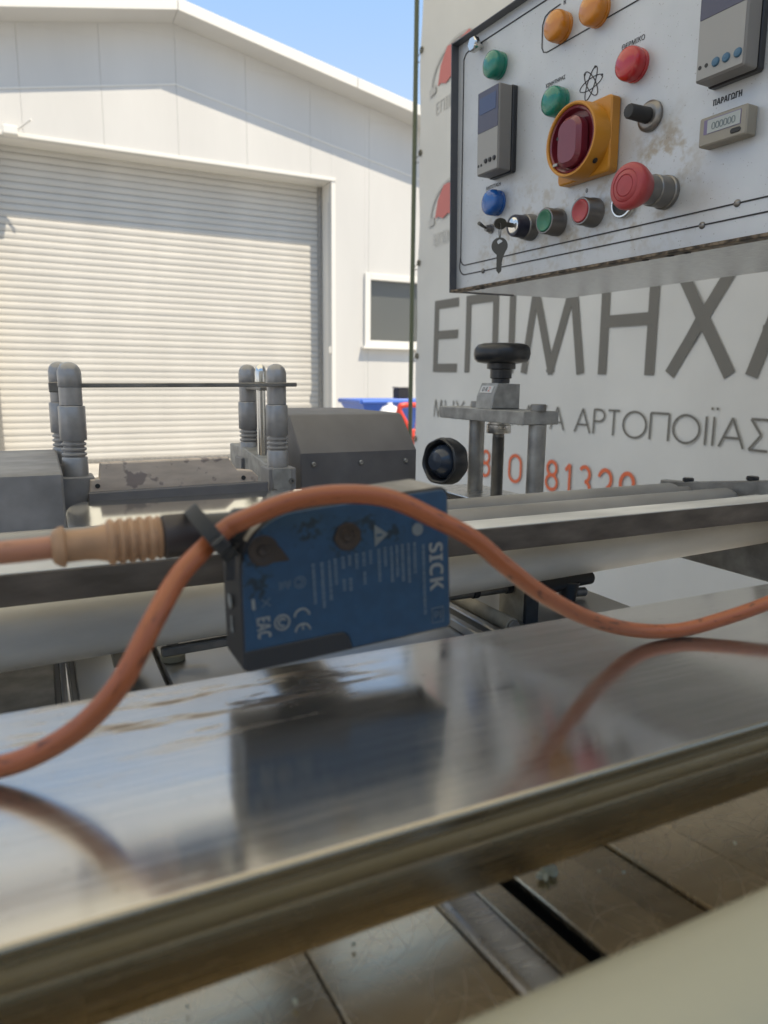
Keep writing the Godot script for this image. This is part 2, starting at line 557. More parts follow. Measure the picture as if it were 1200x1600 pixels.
	sh.box(at((gx0 + gx1) / 2, gh + 0.02, -0.43), Vector3(gx1 - gx0, 0.05, 0.06), 0.004)
	var shut := part("roller_shutter", sh, M.steel_dull, o)
	for x in [gx0 + 0.035, gx1 - 0.035]:
		var gr := MB.new()
		gr.box(at(x, gh / 2, -0.393), Vector3(0.06, gh, 0.05), 0.004)
		part("guide_rail", gr, M.steel_dull, shut)
	var pitch := 0.086
	var slat := MB.new()
	var L := gx1 - gx0 - 0.06
	var prof := []
	for i in 9:
		var t := float(i) / 8
		prof.append(Vector2(0.002 + t * (pitch - 0.010), 0.008 * sin(PI * t)))
	prof.append(Vector2(pitch - 0.003, -0.004))
	for i in prof.size() - 1:
		var a: Vector2 = prof[i]
		var b: Vector2 = prof[i + 1]
		var na := Vector3(0, -cos(PI * i / 8.0) * 0.26, 1).normalized() if i < 8 else Vector3(0, 0.8, 0.6)
		var nb := Vector3(0, -cos(PI * (i + 1) / 8.0) * 0.26, 1).normalized() if i < 8 else Vector3(0, 0.8, 0.6)
		var p := [Vector3(-L / 2, a.x, a.y), Vector3(L / 2, a.x, a.y), Vector3(L / 2, b.x, b.y), Vector3(-L / 2, b.x, b.y)]
		slat.tri(p[0], p[1], p[2], na, na, nb); slat.tri(p[0], p[2], p[3], na, nb, nb)
	slat.quad(Vector3(-L / 2, 0, -0.012), Vector3(L / 2, 0, -0.012), Vector3(L / 2, pitch, -0.012), Vector3(-L / 2, pitch, -0.012), Vector3(0, 0, -1))
	var smesh := slat.commit()
	var rng := RandomNumberGenerator.new(); rng.seed = 7
	var yy := 0.06
	while yy < gh:
		var s := MeshInstance3D.new()
		s.name = "slat"; s.mesh = smesh; s.material_override = M.shutter_white
		s.position = Vector3((gx0 + gx1) / 2, yy, -0.405 + rng.randf_range(-0.002, 0.002))
		s.rotation.x = rng.randf_range(-0.02, 0.02)
		shut.add_child(s, true)
		yy += pitch
	var bb := MB.new()
	bb.box(at((gx0 + gx1) / 2, 0.04, -0.40), Vector3(L, 0.06, 0.04), 0.004)
	part("bottom_bar", bb, M.steel_dull, shut)
	var lock := MB.new()
	lock.box(at(gx1 - 0.02, 1.62, -0.02), Vector3(0.03, 0.10, 0.04), 0.006)
	part("lock_box", lock, M.trim_white, o)
	# bracket of a lamp over the shutter
	var br := MB.new()
	br.box(at(-1.95, 4.03, 0.10), Vector3(0.16, 0.10, 0.14), 0.01)
	br.tube([Vector3(-1.9, 4.05, 0.05), Vector3(-1.72, 4.16, 0.20)], 0.012)
	part("lamp_bracket", br, M.trim_white, o)
	# window
	var fw := 0.09
	var fr := MB.new()
	var cx: float = (wx[0] + wx[1]) / 2
	for r in rect_minus(wx[0], wx[2], wx[1], wx[3], [[wx[0] + fw, wx[2] + fw, wx[1] - fw, wx[3] - fw]]):
		fr.box(at((r[0] + r[2]) / 2, (r[1] + r[3]) / 2, 0.0), Vector3(r[2] - r[0], r[3] - r[1], 0.09), 0.004)
	var win := part("window", fr, M.trim_white, o)
	var pane := MB.new()
	pane.box(at(cx, (wx[2] + wx[3]) / 2, -0.02), Vector3(wx[1] - wx[0] - 2 * fw, wx[3] - wx[2] - 2 * fw, 0.006))
	part("pane", pane, M.glass, win)
	var room := MB.new()
	room.box(at(cx, (wx[2] + wx[3]) / 2, -0.075), Vector3(wx[1] - wx[0] - 0.02, wx[3] - wx[2] - 0.02, 0.004))  # grey sheet added behind the glass to catch daylight in place of the room
	part("pane_backing", room, M.interior_dark, o)
	var sill := MB.new()
	sill.box(at(cx, wx[2] - 0.02, 0.05), Vector3(wx[1] - wx[0] + 0.1, 0.035, 0.10), 0.005)
	part("sill", sill, M.trim_white, win)

func yard_things() -> void:
	mat("tub_blue", lin(0.07, 0.16, 0.55), 0.4)
	mat("frame_red", lin(0.62, 0.06, 0.04), 0.4)
	mat("white_plastic", lin(0.75, 0.75, 0.73), 0.4)
	# blue cart: a flared tray on two wheels and a leg frame
	var o := thing("blue_cart", "blue flared tray cart parked by the wall right of the shutter", "cart", at(3.24, 0, -6.42))
	var tray := MB.new()
	var rim := [Vector3(-0.50, 0.965, 0.28), Vector3(0.50, 0.965, 0.28), Vector3(0.50, 0.965, -0.28), Vector3(-0.50, 0.965, -0.28)]
	var low := [Vector3(-0.36, 0.70, 0.18), Vector3(0.36, 0.70, 0.18), Vector3(0.36, 0.70, -0.18), Vector3(-0.36, 0.70, -0.18)]
	for i in 4:
		var j := (i + 1) % 4
		var nn: Vector3 = (rim[j] - rim[i]).cross(low[i] - rim[i]).normalized()
		if nn.dot((rim[i] + rim[j]) * Vector3(1, 0, 1)) < 0: nn = -nn
		tray.quad(rim[i], rim[j], low[j], low[i], nn)
	tray.quad(low[0], low[1], low[2], low[3], Vector3.DOWN)
	part("tray", tray, M.tub_blue, o)
	var lip := MB.new()
	lip.tube(rim + [rim[0]], 0.022, 8)
	part("rim", lip, M.tub_blue, o)
	for s in [-1, 1]:
		var wh := MB.new()
		wh.lathe(Transform3D(Basis(Vector3(0, 1, 0), Vector3(0, 0, 1), Vector3(1, 0, 0)), Vector3(0.3, 0.2, s * 0.25 - 0.03)), [Vector2(0, 0), Vector2(0.17, 0), Vector2(0.2, 0.015), Vector2(0.2, 0.045), Vector2(0.17, 0.06), Vector2(0, 0.06)], 24)
		part("wheel", wh, M.rubber, o)
		var lg := MB.new()
		lg.tube([Vector3(-0.30, 0.72, s * 0.15), Vector3(-0.34, 0.0, s * 0.2)], 0.018, 8)
		part("leg", lg, M.steel_dull, o)
		var fk := MB.new()
		fk.tube([Vector3(0.28, 0.72, s * 0.16), Vector3(0.3, 0.2, s * 0.2)], 0.018, 8)
		part("fork", fk, M.steel_dull, o)
	# dark box on the rim
	var b := thing("battery_box", "small dark box lying on the edge of the blue cart", "box", at(3.30, 0.99, -6.40))
	var bm := MB.new()
	bm.box(at(0, 0.05, 0), Vector3(0.16, 0.10, 0.12), 0.01)
	part("case", bm, M.black_matt, b)
	var bl := MB.new()
	bl.box(at(0, 0.108, 0), Vector3(0.17, 0.014, 0.13), 0.004)
	part("lid", bl, M.steel_dark, b)
	# white canister in front of the cart
	var wb := thing("white_canister", "round-topped white canister standing before the blue cart", "canister", at(2.94, 0, -5.95))
	var wm := MB.new()
	wm.lathe(Transform3D(), [Vector2(0, 0), Vector2(0.10, 0), Vector2(0.11, 0.02), Vector2(0.11, 0.82), Vector2(0.10, 0.88), Vector2(0.07, 0.925), Vector2(0.03, 0.94), Vector2(0, 0.945)], 24)
	part("body", wm, M.white_plastic, wb)
	var wc := MB.new()
	wc.cyl(at(0, 0.94, 0), 0.025, 0.025, 0.004, 16)
	part("cap", wc, M.white_plastic, wb)
	# red hand truck
	var h := thing("hand_truck", "red tubular hand truck standing beside the banner's pole", "hand truck", at(2.965, 0, -5.66))
	var f := MB.new()
	for s in [-1, 1]:
		f.tube(catmull([Vector3(s * 0.10, 0.05, 0), Vector3(s * 0.10, 0.7, 0.02), Vector3(s * 0.10, 0.92, 0.05), Vector3(s * 0.07, 0.95, 0.06), Vector3(0, 0.955, 0.06)], 6), 0.024, 10)
	for y in [0.25, 0.5, 0.72]:
		f.tube([Vector3(-0.10, y, 0.015), Vector3(0.10, y, 0.015)], 0.02, 8)
	f.tube([Vector3(-0.10, 0.9, 0.05), Vector3(0.10, 0.60, 0.02)], 0.025, 8)
	part("frame", f, M.frame_red, h)
	var toe := MB.new()
	toe.box(at(0, 0.03, 0.13), Vector3(0.4, 0.012, 0.25), 0.003)
	part("toe_plate", toe, M.frame_red, h)
	for s in [-1, 1]:
		var wh := MB.new()
		wh.lathe(Transform3D(Basis(Vector3(0, 1, 0), Vector3(1, 0, 0), Vector3(0, 0, -1)), Vector3(s * 0.24 - 0.03, 0.13, -0.08)), [Vector2(0, 0), Vector2(0.1, 0), Vector2(0.13, 0.015), Vector2(0.13, 0.045), Vector2(0.1, 0.06), Vector2(0, 0.06)], 20)
		part("wheel", wh, M.rubber, h)

# ---------------------------------------------------------------- banner
func bulge(x: float, y: float) -> float:
	return 0.004 * sin(x * 9.0 + y * 4.0) * sin(y * 2.1 + 0.5) + 0.007 * sin(x * 2.3 + 0.6) + 0.004 * sin(x * 5.1 + y * 1.1) + 0.003 * sin(y * 3.3 + x) + 0.004 * exp(-pow((x - 1.57) / 0.02, 2)) + 0.006 * exp(-pow(x / 0.06, 2))

# thin printed strokes that follow the cloth: each is a polyline with a width
func stroke(mb: MB, pts: Array, w: float, lift: float, closed := false) -> void:
	var m := pts.size()
	var L := []
	var R := []
	for i in m:
		var a: Vector2 = pts[(i + m - 1) % m] if closed or i > 0 else pts[i]
		var b: Vector2 = pts[(i + 1) % m] if closed or i < m - 1 else pts[i]
		var d := (b - a).normalized()
		var q := Vector2(-d.y, d.x) * w * 0.5
		L.append(pts[i] + q); R.append(pts[i] - q)
	var z := func(p: Vector2) -> Vector3: return Vector3(p.x, p.y, bulge(p.x, p.y) + lift)
	for i in (m if closed else m - 1):
		var j := (i + 1) % m
		var n := 1 if m > 6 else 6
		for k in n:
			var t0 := float(k) / n
			var t1 := float(k + 1) / n
			mb.quad(z.call(L[i].lerp(L[j], t0)), z.call(L[i].lerp(L[j], t1)), z.call(R[i].lerp(R[j], t1)), z.call(R[i].lerp(R[j], t0)), Vector3(0, 0, 1))

func arc(cx: float, cy: float, rx: float, ry: float, a0: float, a1: float, seg := 24) -> Array:
	var p := []
	for i in seg + 1:
		var a := deg_to_rad(lerpf(a0, a1, float(i) / seg))
		p.append(Vector2(cx + rx * cos(a), cy + ry * sin(a)))
	return p

# strokes of a thin geometric letter in the unit box: x 0..1, y 0..1
func glyph(c: String) -> Array:
	var S := func(a: Array) -> Array:
		var o := []
		for i in range(0, a.size(), 2): o.append(Vector2(a[i], a[i + 1]))
		return o
	match c:
		"Ε": return [S.call([0, 0, 0, 1]), S.call([0, 0, 1, 0]), S.call([0, 0.52, 1, 0.52]), S.call([0, 1, 1, 1])]
		"Π": return [S.call([0, 0, 0, 1]), S.call([1, 0, 1, 1]), S.call([0, 1, 1, 1])]
		"Ι": return [S.call([0.5, 0, 0.5, 1])]
		"Ϊ": return [S.call([0.5, 0, 0.5, 1])]
		"Μ": return [S.call([0, 0, 0.17, 1]), S.call([0.17, 1, 0.5, 0]), S.call([0.5, 0, 0.83, 1]), S.call([0.83, 1, 1, 0])]
		"Η": return [S.call([0, 0, 0, 1]), S.call([1, 0, 1, 1]), S.call([0, 0.53, 1, 0.53])]
		"Χ": return [S.call([0, 0, 1, 1]), S.call([0, 1, 1, 0])]
		"Α": return [S.call([0, 0, 0.5, 1]), S.call([0.5, 1, 1, 0]), S.call([0.17, 0.33, 0.83, 0.33])]
		"Ν": return [S.call([0, 0, 0, 1]), S.call([0, 1, 1, 0]), S.call([1, 0, 1, 1])]
		"Τ": return [S.call([0.5, 0, 0.5, 1]), S.call([0, 1, 1, 1])]
		"Ρ": return [S.call([0, 0, 0, 1]), S.call([0, 1, 0.5, 1]) + arc(0.5, 0.76, 0.5, 0.24, 90, -90, 16) + S.call([0.5, 0.52, 0, 0.52])]
		"Ο": return [arc(0.5, 0.5, 0.5, 0.5, 0, 360, 40)]
		"Σ": return [S.call([1, 1, 0, 1]), S.call([0, 1, 0.6, 0.5]), S.call([0.6, 0.5, 0, 0]), S.call([0, 0, 1, 0])]
		"0": return [arc(0.5, 0.68, 0.5, 0.32, 0, 180, 14) + arc(0.5, 0.32, 0.5, 0.32, 180, 360, 14) + S.call([1, 0.68])]
		"1": return [S.call([0.8, 0, 0.8, 1]), S.call([0.8, 1, 0.1, 0.78])]
		"2": return [arc(0.5, 0.70, 0.48, 0.30, 170, -35, 18) + S.call([0.0, 0.0]), S.call([0, 0, 1, 0])]
		"3": return [arc(0.45, 0.75, 0.45, 0.25, 150, -80, 16), arc(0.45, 0.26, 0.52, 0.26, 85, -150, 18)]
		"8": return [arc(0.5, 0.76, 0.42, 0.24, 0, 360, 24), arc(0.5, 0.26, 0.5, 0.26, 0, 360, 24)]
		"9": return [arc(0.5, 0.68, 0.48, 0.32, 0, 360, 24), S.call([0.96, 0.6, 0.45, 0.0])]
	return []

func banner() -> void:
	# x runs along the cloth towards the camera, y up, z towards the machine
	var T := Transform3D(Basis(Vector3(0, 0, 1), Vector3(0, 1, 0), Vector3(-1, 0, 0)), Vector3(1.6, 0, -2.96))
	var o := thing("advertising_banner", "large white printed banner with grey capitals behind the control panel", "banner", T)
	var cloth := MB.new()
	var nx := 60
	var ny := 40
	var W := 3.3
	var y0 := 0.28
	var y1 := 3.0
	var P := func(i: int, j: int) -> Vector3:
		var x := lerpf(0.014, W, float(i) / nx)
		var y := lerpf(y0, y1, float(j) / ny)
		return Vector3(x + (0.006 * sin(y * 14.5) if i == 0 else 0.0), y, bulge(x, y))
	var N := func(i: int, j: int) -> Vector3:
		var x := lerpf(0.014, W, float(i) / nx)
		var y := lerpf(y0, y1, float(j) / ny)
		var e := 0.01
		return Vector3(-(bulge(x + e, y) - bulge(x - e, y)) / (2 * e), -(bulge(x, y + e) - bulge(x, y - e)) / (2 * e), 1).normalized()
	for i in nx:
		for j in ny:
			var q := [P.call(i, j), P.call(i + 1, j), P.call(i + 1, j + 1), P.call(i, j + 1)]
			var nn := [N.call(i, j), N.call(i + 1, j), N.call(i + 1, j + 1), N.call(i, j + 1)]
			cloth.tri(q[0], q[1], q[2], nn[0], nn[1], nn[2]); cloth.tri(q[0], q[2], q[3], nn[0], nn[2], nn[3])
	part("cloth", cloth, M.banner_cloth, o)
	var lift := 0.0025
	# first line
	var L1 := [["Ε", 0.185, 0.345], ["Π", 0.440, 0.630], ["Ι", 0.715, 0.757], ["Μ", 0.82, 1.12], ["Η", 1.222, 1.412], ["Χ", 1.495, 1.668], ["Α", 1.745, 1.925], ["Ν", 2.02, 2.24], ["Η", 2.35, 2.55]]
	for g in L1:
		var big := MB.new()
		for s in glyph(g[0]):
			var pts := []
			for p in s:
				var x: float = lerpf(g[1], g[2], p.x)
				pts.append(Vector2(x, 1.2145 - 0.0155 * (x - 0.17) + p.y * 0.268))
			# strokes run on to the outer edge of the crossing stroke
			var d: Vector2 = (pts[-1] - pts[0]).normalized() * 0.018
			if absf(d.x) < 0.003: d = Vector2(0, 0.018 * signf(d.y))
			pts[0] -= d; pts[-1] += d
			stroke(big, pts, 0.036, lift); lift += 0.00004
		part("heading_letter", big, M.print_grey, o)
	# second line: widths in units of the letter height
	var wid := {"Μ": 0.95, "Η": 0.85, "Χ": 0.75, "Α": 0.92, "Ν": 0.85, "Τ": 0.6, "Ρ": 0.58, "Ο": 1.12, "Π": 0.84, "Ι": 0.10, "Ϊ": 0.10, "Σ": 0.66, " ": 0.30}
	var h := 0.079
	for job in [["ΜΗΧΑΝΗΜΑΤΑ", 0.187, 1.058], ["ΑΡΤΟΠΟΙΪΑΣ", 1.113, 1.806]]:
		var total := 0.0
		var gap := 0.22
		for ch in job[0]: total += wid[ch] * h
		gap = (job[2] - job[1] - total) / (job[0].length() - 1)
		var x: float = job[1]
		for ch in job[0]:
			var w: float = wid[ch] * h
			var mid := MB.new()
			for s in glyph(ch):
				var pts := []
				for p in s:
					var xx: float = x + p.x * w
					pts.append(Vector2(xx, 0.9945 - 0.006 * (xx - 1.2) + p.y * h * 0.97))
				stroke(mid, pts, 0.0066, lift); lift += 0.00002
			if ch == "Ϊ":
				for sx in [-0.008, 0.008]:
					stroke(mid, [Vector2(x + sx + w / 2 - 0.0035, 1.0895), Vector2(x + sx + w / 2 + 0.0035, 1.0895)], 0.007, lift)
			x += w + gap
			part("subheading_letter", mid, M.print_grey, o)
	# telephone number
	var L3 := [["2", 0.487, 0.548], ["8", 0.578, 0.632], ["1", 0.655, 0.695], ["0", 0.757, 0.826], ["3", 0.885, 0.945], ["8", 0.977, 1.038], ["1", 1.078, 1.110], ["3", 1.154, 1.206], ["2", 1.243, 1.297], ["9", 1.334, 1.388]]
	for g in L3:
		var num := MB.new()
		for s in glyph(g[0]):
			var pts := []
			for p in s: pts.append(Vector2(lerpf(g[1], g[2], p.x), 0.786 + p.y * 0.098))
			stroke(num, pts, 0.0125, lift); lift += 0.00003
		part("telephone_digit", num, M.print_orange, o)
	# small round emblem repeated down the side: a red loaf under a grey sweep
	for c in [2.36, 1.84]:
		var grey_sweep := MB.new()
		stroke(grey_sweep, arc(0.31, c, 0.195, 0.135, 190, 60, 18), 0.012, lift)
		stroke(grey_sweep, [Vector2(0.100, c - 0.012), Vector2(0.150, c - 0.004)], 0.03, lift + 0.0003)
		part("emblem_sweep", grey_sweep, M.print_pale_grey, o)
		var red := MB.new()
		var rp := PackedVector2Array([Vector2(0.115, c), Vector2(0.135, c + 0.07), Vector2(0.185, c + 0.125), Vector2(0.27, c + 0.115), Vector2(0.35, c + 0.125), Vector2(0.40, c + 0.07), Vector2(0.41, c)])
		for k in 7: rp.append(Vector2(0.40 - 0.28 * (k + 0.5) / 7.0, c - 0.014 * (k % 2) + 0.004))
		for k in rp.size():
			rp[k].x += 0.05
		red.prism(at(0, 0, 0.013), rp, 0.001)
		part("emblem_loaf", red, M.print_red, o)
		var lt := text("emblem_lettering", "ΕΠΙΜΗΧΑ", 0.05, M.print_pale_grey, o, at(0.29, c - 0.085, 0.013), false, 0.0006)
	# eyelets with wire ties round the pole
	mat("eyelet_brass", lin(0.16, 0.15, 0.11), 0.4, 0.8)
	for y in [2.55, 2.14, 1.68, 1.27, 0.89, 0.45]:
		var e := MB.new()
		e.tube(arc3(Vector3(0.022, y, bulge(0.022, y) + 0.003), 0.011), 0.003, 6, true)
		part("eyelet", e, M.eyelet_brass, o)
		var tie := MB.new()
		tie.tube([Vector3(0.022, y, 0.012), Vector3(-0.02, y - 0.015, 0.014), Vector3(-0.062, y - 0.02, 0.0), Vector3(-0.03, y - 0.02, -0.014), Vector3(0.02, y - 0.004, -0.004)], 0.0018, 6)
		part("wire_tie", tie, M.eyelet_brass, o)
	# the pole
	var p := thing("banner_pole", "dark green steel pole beside the white banner's left edge", "pole", at(1.6, 0, -3.018))
	var pm := MB.new()
	pm.cyl(at(0, 0.012, 0), 0.0105, 3.3, 0.002, 16)
	part("tube", pm, M.pole_green, p)
	var pb := MB.new()
	pb.box(at(0, 0.006, 0), Vector3(0.12, 0.012, 0.12), 0.002)
	part("base_plate", pb, M.pole_green, p)

func arc3(c: Vector3, r: float, seg := 14) -> Array:
	var p := []
	for i in seg: p.append(c + Vector3(r * cos(TAU * i / seg), r * sin(TAU * i / seg), 0))
	return p

# ---------------------------------------------------------------- the dough machine
func plate_texture() -> void:
	# worn top of the front rail: brush lines, dried flour smears near the left, scratches
	var w := 1400
	var h := 240
	var a := Image.create(w, h, false, Image.FORMAT_RGB8)
	var r := Image.create(w, h, false, Image.FORMAT_RGB8)
	var n1 := noise(31, 0.012, 5)
	var n2 := noise(32, 0.05, 4)
	var rng := RandomNumberGenerator.new(); rng.seed = 5
	var rows := []
	for y in h: rows.append(rng.randf())
	for y in h:
		var g: float = rows[y]
		for x in w:
			if rng.randf() > 0.97: g = lerpf(g, rng.randf(), 0.4)
			# metres along and across
			var X := -0.25 + 0.9 * x / w
			var Z := -0.2535 + 0.1125 * y / h
			var band := exp(-pow((Z + 0.232) / 0.021, 2)) * smoothstep(-0.03, 0.01, X) * (1.0 - smoothstep(0.085, 0.125, X))
			var st := n1.get_noise_2d(x * 0.55, y * 2.6) * 0.9 + n2.get_noise_2d(x * 0.5, y * 2.2) * 0.6
			var stain := clampf((st - 0.02) * 2.2, 0, 1) * band
			var haze := clampf(0.5 + n1.get_noise_2d(x * 0.3 + 900, y * 0.9) * 0.9, 0, 1)
			var dots := 1.0 if n2.get_noise_2d(x * 4.0, y * 4.0 + 300) > 0.62 else 0.0
			var base := Color(0.80, 0.79, 0.775) * (0.89 + 0.11 * g)
			base = base.lerp(Color(0.36, 0.29, 0.23), stain * 0.65)
			base = base.lerp(Color(0.35, 0.30, 0.25), dots * 0.4)
			a.set_pixel(x, y, base)
			var ro := clampf(lerpf(0.095, 0.050, smoothstep(0.08, 0.16, X)) + 0.055 * g + 0.075 * haze + 0.5 * stain + 0.1 * dots, 0, 1)
			r.set_pixel(x, y, Color(ro, ro, ro))
	for k in 26:
		var p := Vector2(rng.randf() * w, rng.randf() * h)
		var d := Vector2.from_angle(rng.randf_range(-0.06, 0.06)) * rng.randf_range(15, 45)
		for t in 60:
			var q := p + d * t / 60.0
			if q.x >= 0 and q.y >= 0 and q.x < w and q.y < h:
				r.set_pixel(int(q.x), int(q.y), Color(0.22, 0.22, 0.22))
	var m := mat("rail_top", Color.WHITE, 1.0, 0.95)
	m.albedo_texture = ImageTexture.create_from_image(a)
	m.roughness_texture = ImageTexture.create_from_image(r)
	m.anisotropy_enabled = true; m.anisotropy = -0.7
	m.texture_repeat = true

func tray_texture() -> void:
	var w := 512
	var a := Image.create(w, w, false, Image.FORMAT_RGB8)
	var r := Image.create(w, w, false, Image.FORMAT_RGB8)
	var n1 := noise(41, 0.02, 5)
	var rng := RandomNumberGenerator.new(); rng.seed = 6
	for y in w:
		for x in w:
			var g := 0.5 + 0.5 * n1.get_noise_2d(x * 0.4, y * 1.6)
			a.set_pixel(x, y, Color(0.82, 0.765, 0.66) * (0.955 + 0.045 * g))
			var q := 0.17 + 0.12 * g
			r.set_pixel(x, y, Color(q, q, q))
	for k in 120:
		var p := Vector2(rng.randf() * w, rng.randf() * w)
		var ang := rng.randf() * TAU
		var ln := rng.randf_range(60, 220)
		var bend := rng.randf_range(-0.012, 0.012)
		var br := rng.randf_range(0.84, 0.93)
		for t in int(ln):
			ang += bend
			p += Vector2.from_angle(ang)
			var xi := posmod(int(p.x), w)
			var yi := posmod(int(p.y), w)
			a.set_pixel(xi, yi, Color(br, br * 0.98, br * 0.93)); r.set_pixel(xi, yi, Color(0.4, 0.4, 0.4))
	var m := mat("tray_steel", Color.WHITE, 1.0, 0.85)
	m.albedo_texture = ImageTexture.create_from_image(a)
	m.roughness_texture = ImageTexture.create_from_image(r)
	m.uv1_triplanar = true; m.uv1_scale = Vector3.ONE * 9.0

func machine() -> void:
	plate_texture()
	tray_texture()
	var o := thing("dough_machine", "steel dough moulding machine with front rail, rollers and spindle bracket", "machine")
	# --- front rail: one bent sheet, flat on top, rounded at the front, with a tall lip
	var prof := []            # (z, y, normal)
	prof.append([-0.2535, 1.0352, Vector3(0, 0, -1)])
	prof.append([-0.2535, 1.0392, Vector3(0, 0, -1)])
	prof.append([-0.2527, 1.0400, Vector3(0, 1, 0)])
	prof.append([-0.1425, 1.0400, Vector3(0, 1, 0)])
	for k in 7:
		var a := PI / 2 * (k + 1) / 7.0
		prof.append([-0.1425 + 0.0016 * sin(a), 1.0384 + 0.0016 * cos(a), Vector3(0, cos(a), sin(a))])
	# the hem: a short upright, a soft step outwards, then the flat lip
	prof.append([-0.1409, 1.0366, Vector3(0, 0.02, 1)])
	prof.append([-0.1403, 1.0350, Vector3(0, 0.42, 0.9)])
	prof.append([-0.1391, 1.0328, Vector3(0, 0.36, 0.93)])
	prof.append([-0.1385, 1.0302, Vector3(0, 0.06, 1)])
	prof.append([-0.1384, 1.0178, Vector3(0, 0, 1)])
	prof.append([-0.1392, 1.0168, Vector3(0, -1, 0.2)])
	prof.append([-0.1410, 1.0168, Vector3(0, -1, 0)])
	var top := MB.new()
	var lipm := MB.new()
	for i in prof.size() - 1:
		var p: Array = prof[i]
		var q: Array = prof[i + 1]
		var mb := top if i < 4 else lipm
		var xs := -0.25
		while xs < 0.649:
			var xe := xs + 0.09
			var t := func(x: float, z: float) -> Vector2: return Vector2((x + 0.25) / 0.9, (z + 0.2535) / 0.1125)
			var A := Vector3(xs, p[1], p[0]); var Bq := Vector3(xe, p[1], p[0]); var Cq := Vector3(xe, q[1], q[0]); var D := Vector3(xs, q[1], q[0])
			var n0: Vector3 = p[2].normalized()
			var n1: Vector3 = q[2].normalized()
			mb.tri(A, Bq, Cq, n0, n0, n1, t.call(xs, p[0]), t.call(xe, p[0]), t.call(xe, q[0]))
			mb.tri(A, Cq, D, n0, n1, n1, t.call(xs, p[0]), t.call(xe, q[0]), t.call(xs, q[0]))
			xs = xe
	# underside
	top.quad(Vector3(-0.25, 1.0352, -0.2535), Vector3(0.65, 1.0352, -0.2535), Vector3(0.65, 1.0352, -0.1415), Vector3(-0.25, 1.0352, -0.1415), Vector3.DOWN)
	lipm.quad(Vector3(-0.25, 1.0352, -0.1415), Vector3(0.65, 1.0352, -0.1415), Vector3(0.65, 1.0168, -0.1412), Vector3(-0.25, 1.0168, -0.1412), Vector3(0, 0, -1))
	var rail := part("front_rail", top, M.rail_top, o)
	var lm := mat("rail_lip_steel", lin(0.30, 0.265, 0.20), 0.36, 1.0)  # dark brown tint: reflection of dim surroundings put into the metal colour
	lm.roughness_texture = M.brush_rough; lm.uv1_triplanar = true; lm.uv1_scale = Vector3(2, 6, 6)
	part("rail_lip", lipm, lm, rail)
	# --- flat bar behind the sensor
	var fb := MB.new()
	fb.box(at(0.18, 1.0422, -0.413), Vector3(0.94, 0.0172, 0.026), 0.0006)
	var bmat := mat("bar_steel", lin(0.17, 0.145, 0.125), 0.45, 0.35)
	bmat.albedo_texture = grey(61, 512, 0.014, 0.74, 1.0, 6, 1, 1.5); bmat.uv1_triplanar = true; bmat.uv1_scale = Vector3(2.2, 7, 7)
	part("flat_bar", fb, bmat, o)
	var fc := MB.new()
	fc.box(at(0.18, 1.0512, -0.413), Vector3(0.94, 0.0012, 0.0256), 0.0004)  # pale strip on the bar: its lit top put into colour
	part("bar_highlight_strip", fc, M.roller_plastic, o)
	# --- rollers
	var rd := MB.new()
	var d0 := Vector3(-0.30, 0.9967, -0.455)
	var d1 := Vector3(0.635, 1.0212, -0.455)
	rd.lathe(along(d0, d1 - d0), [Vector2(0, 0), Vector2(0.0225, 0), Vector2(0.0243, 0.002), Vector2(0.0243, 0.93), Vector2(0.021, 0.934), Vector2(0, 0.9353)], 64)
	part("lower_roller", rd, M.roller_plastic, o)
	var rb := MB.new()
	rb.lathe(along(Vector3(-0.1, 1.0314, -0.50), Vector3(1, 0, 0)), [Vector2(0, 0), Vector2(0.013, 0), Vector2(0.014, 0.001), Vector2(0.014, 0.738), Vector2(0.011, 0.746), Vector2(0.008, 0.748), Vector2(0.008, 0.752)], 40)
	part("upper_roller", rb, M.roller_grey, o)
	var ra := MB.new()
	ra.lathe(along(Vector3(-0.1, 1.0310, -0.56), Vector3(1, 0.002, 0)), [Vector2(0, 0), Vector2(0.010, 0), Vector2(0.011, 0.001), Vector2(0.011, 0.724), Vector2(0.009, 0.73), Vector2(0.006, 0.731), Vector2(0.006, 0.752)], 36)
	part("rear_roller", ra, M.roller_grey, o)
	var sc := MB.new()
	sc.box(Transform3D(Basis.from_euler(Vector3(0, 0, 0.026)), Vector3(0.095, 0.9790, -0.449)), Vector3(0.070, 0.006, 0.006), 0.001)
	part("scraper_bar", sc, M.steel_dark, o)
	# --- end frame on the right with two cap bolts
	var ef := MB.new()
	var zy := PackedVector2Array([Vector2(0.60, 0.955), Vector2(0.60, 1.0405), Vector2(0.565, 1.0425), Vector2(0.44, 1.0605), Vector2(0.36, 1.066), Vector2(0.30, 1.0), Vector2(0.30, 0.955)])
	# local x is -z
	ef.prism(Transform3D(Basis(Vector3(0, 0, -1), Vector3(0, 1, 0), Vector3(1, 0, 0)), Vector3(0.651, 0, 0)), zy, 0.012, 0.0012)
	var end := part("end_frame", ef, M.steel_dull, o)
	for q in [Vector3(0.657, 1.0424, -0.565), Vector3(0.657, 1.0540, -0.485)]:
		var bo := MB.new()
		bo.cyl(Transform3D(Basis(), q), 0.0062, 0.0045, 0.001, 16)
		part("cap_bolt", bo, M.black_plastic, end)
	# --- spindle bracket: base, two posts, cross bar, screw, counter and hand wheel
	var bs := MB.new()
	bs.box(at(0.485, 1.011, -0.695), Vector3(0.075, 0.013, 0.20), 0.001)
	var base := part("bracket_base", bs, M.steel, o)
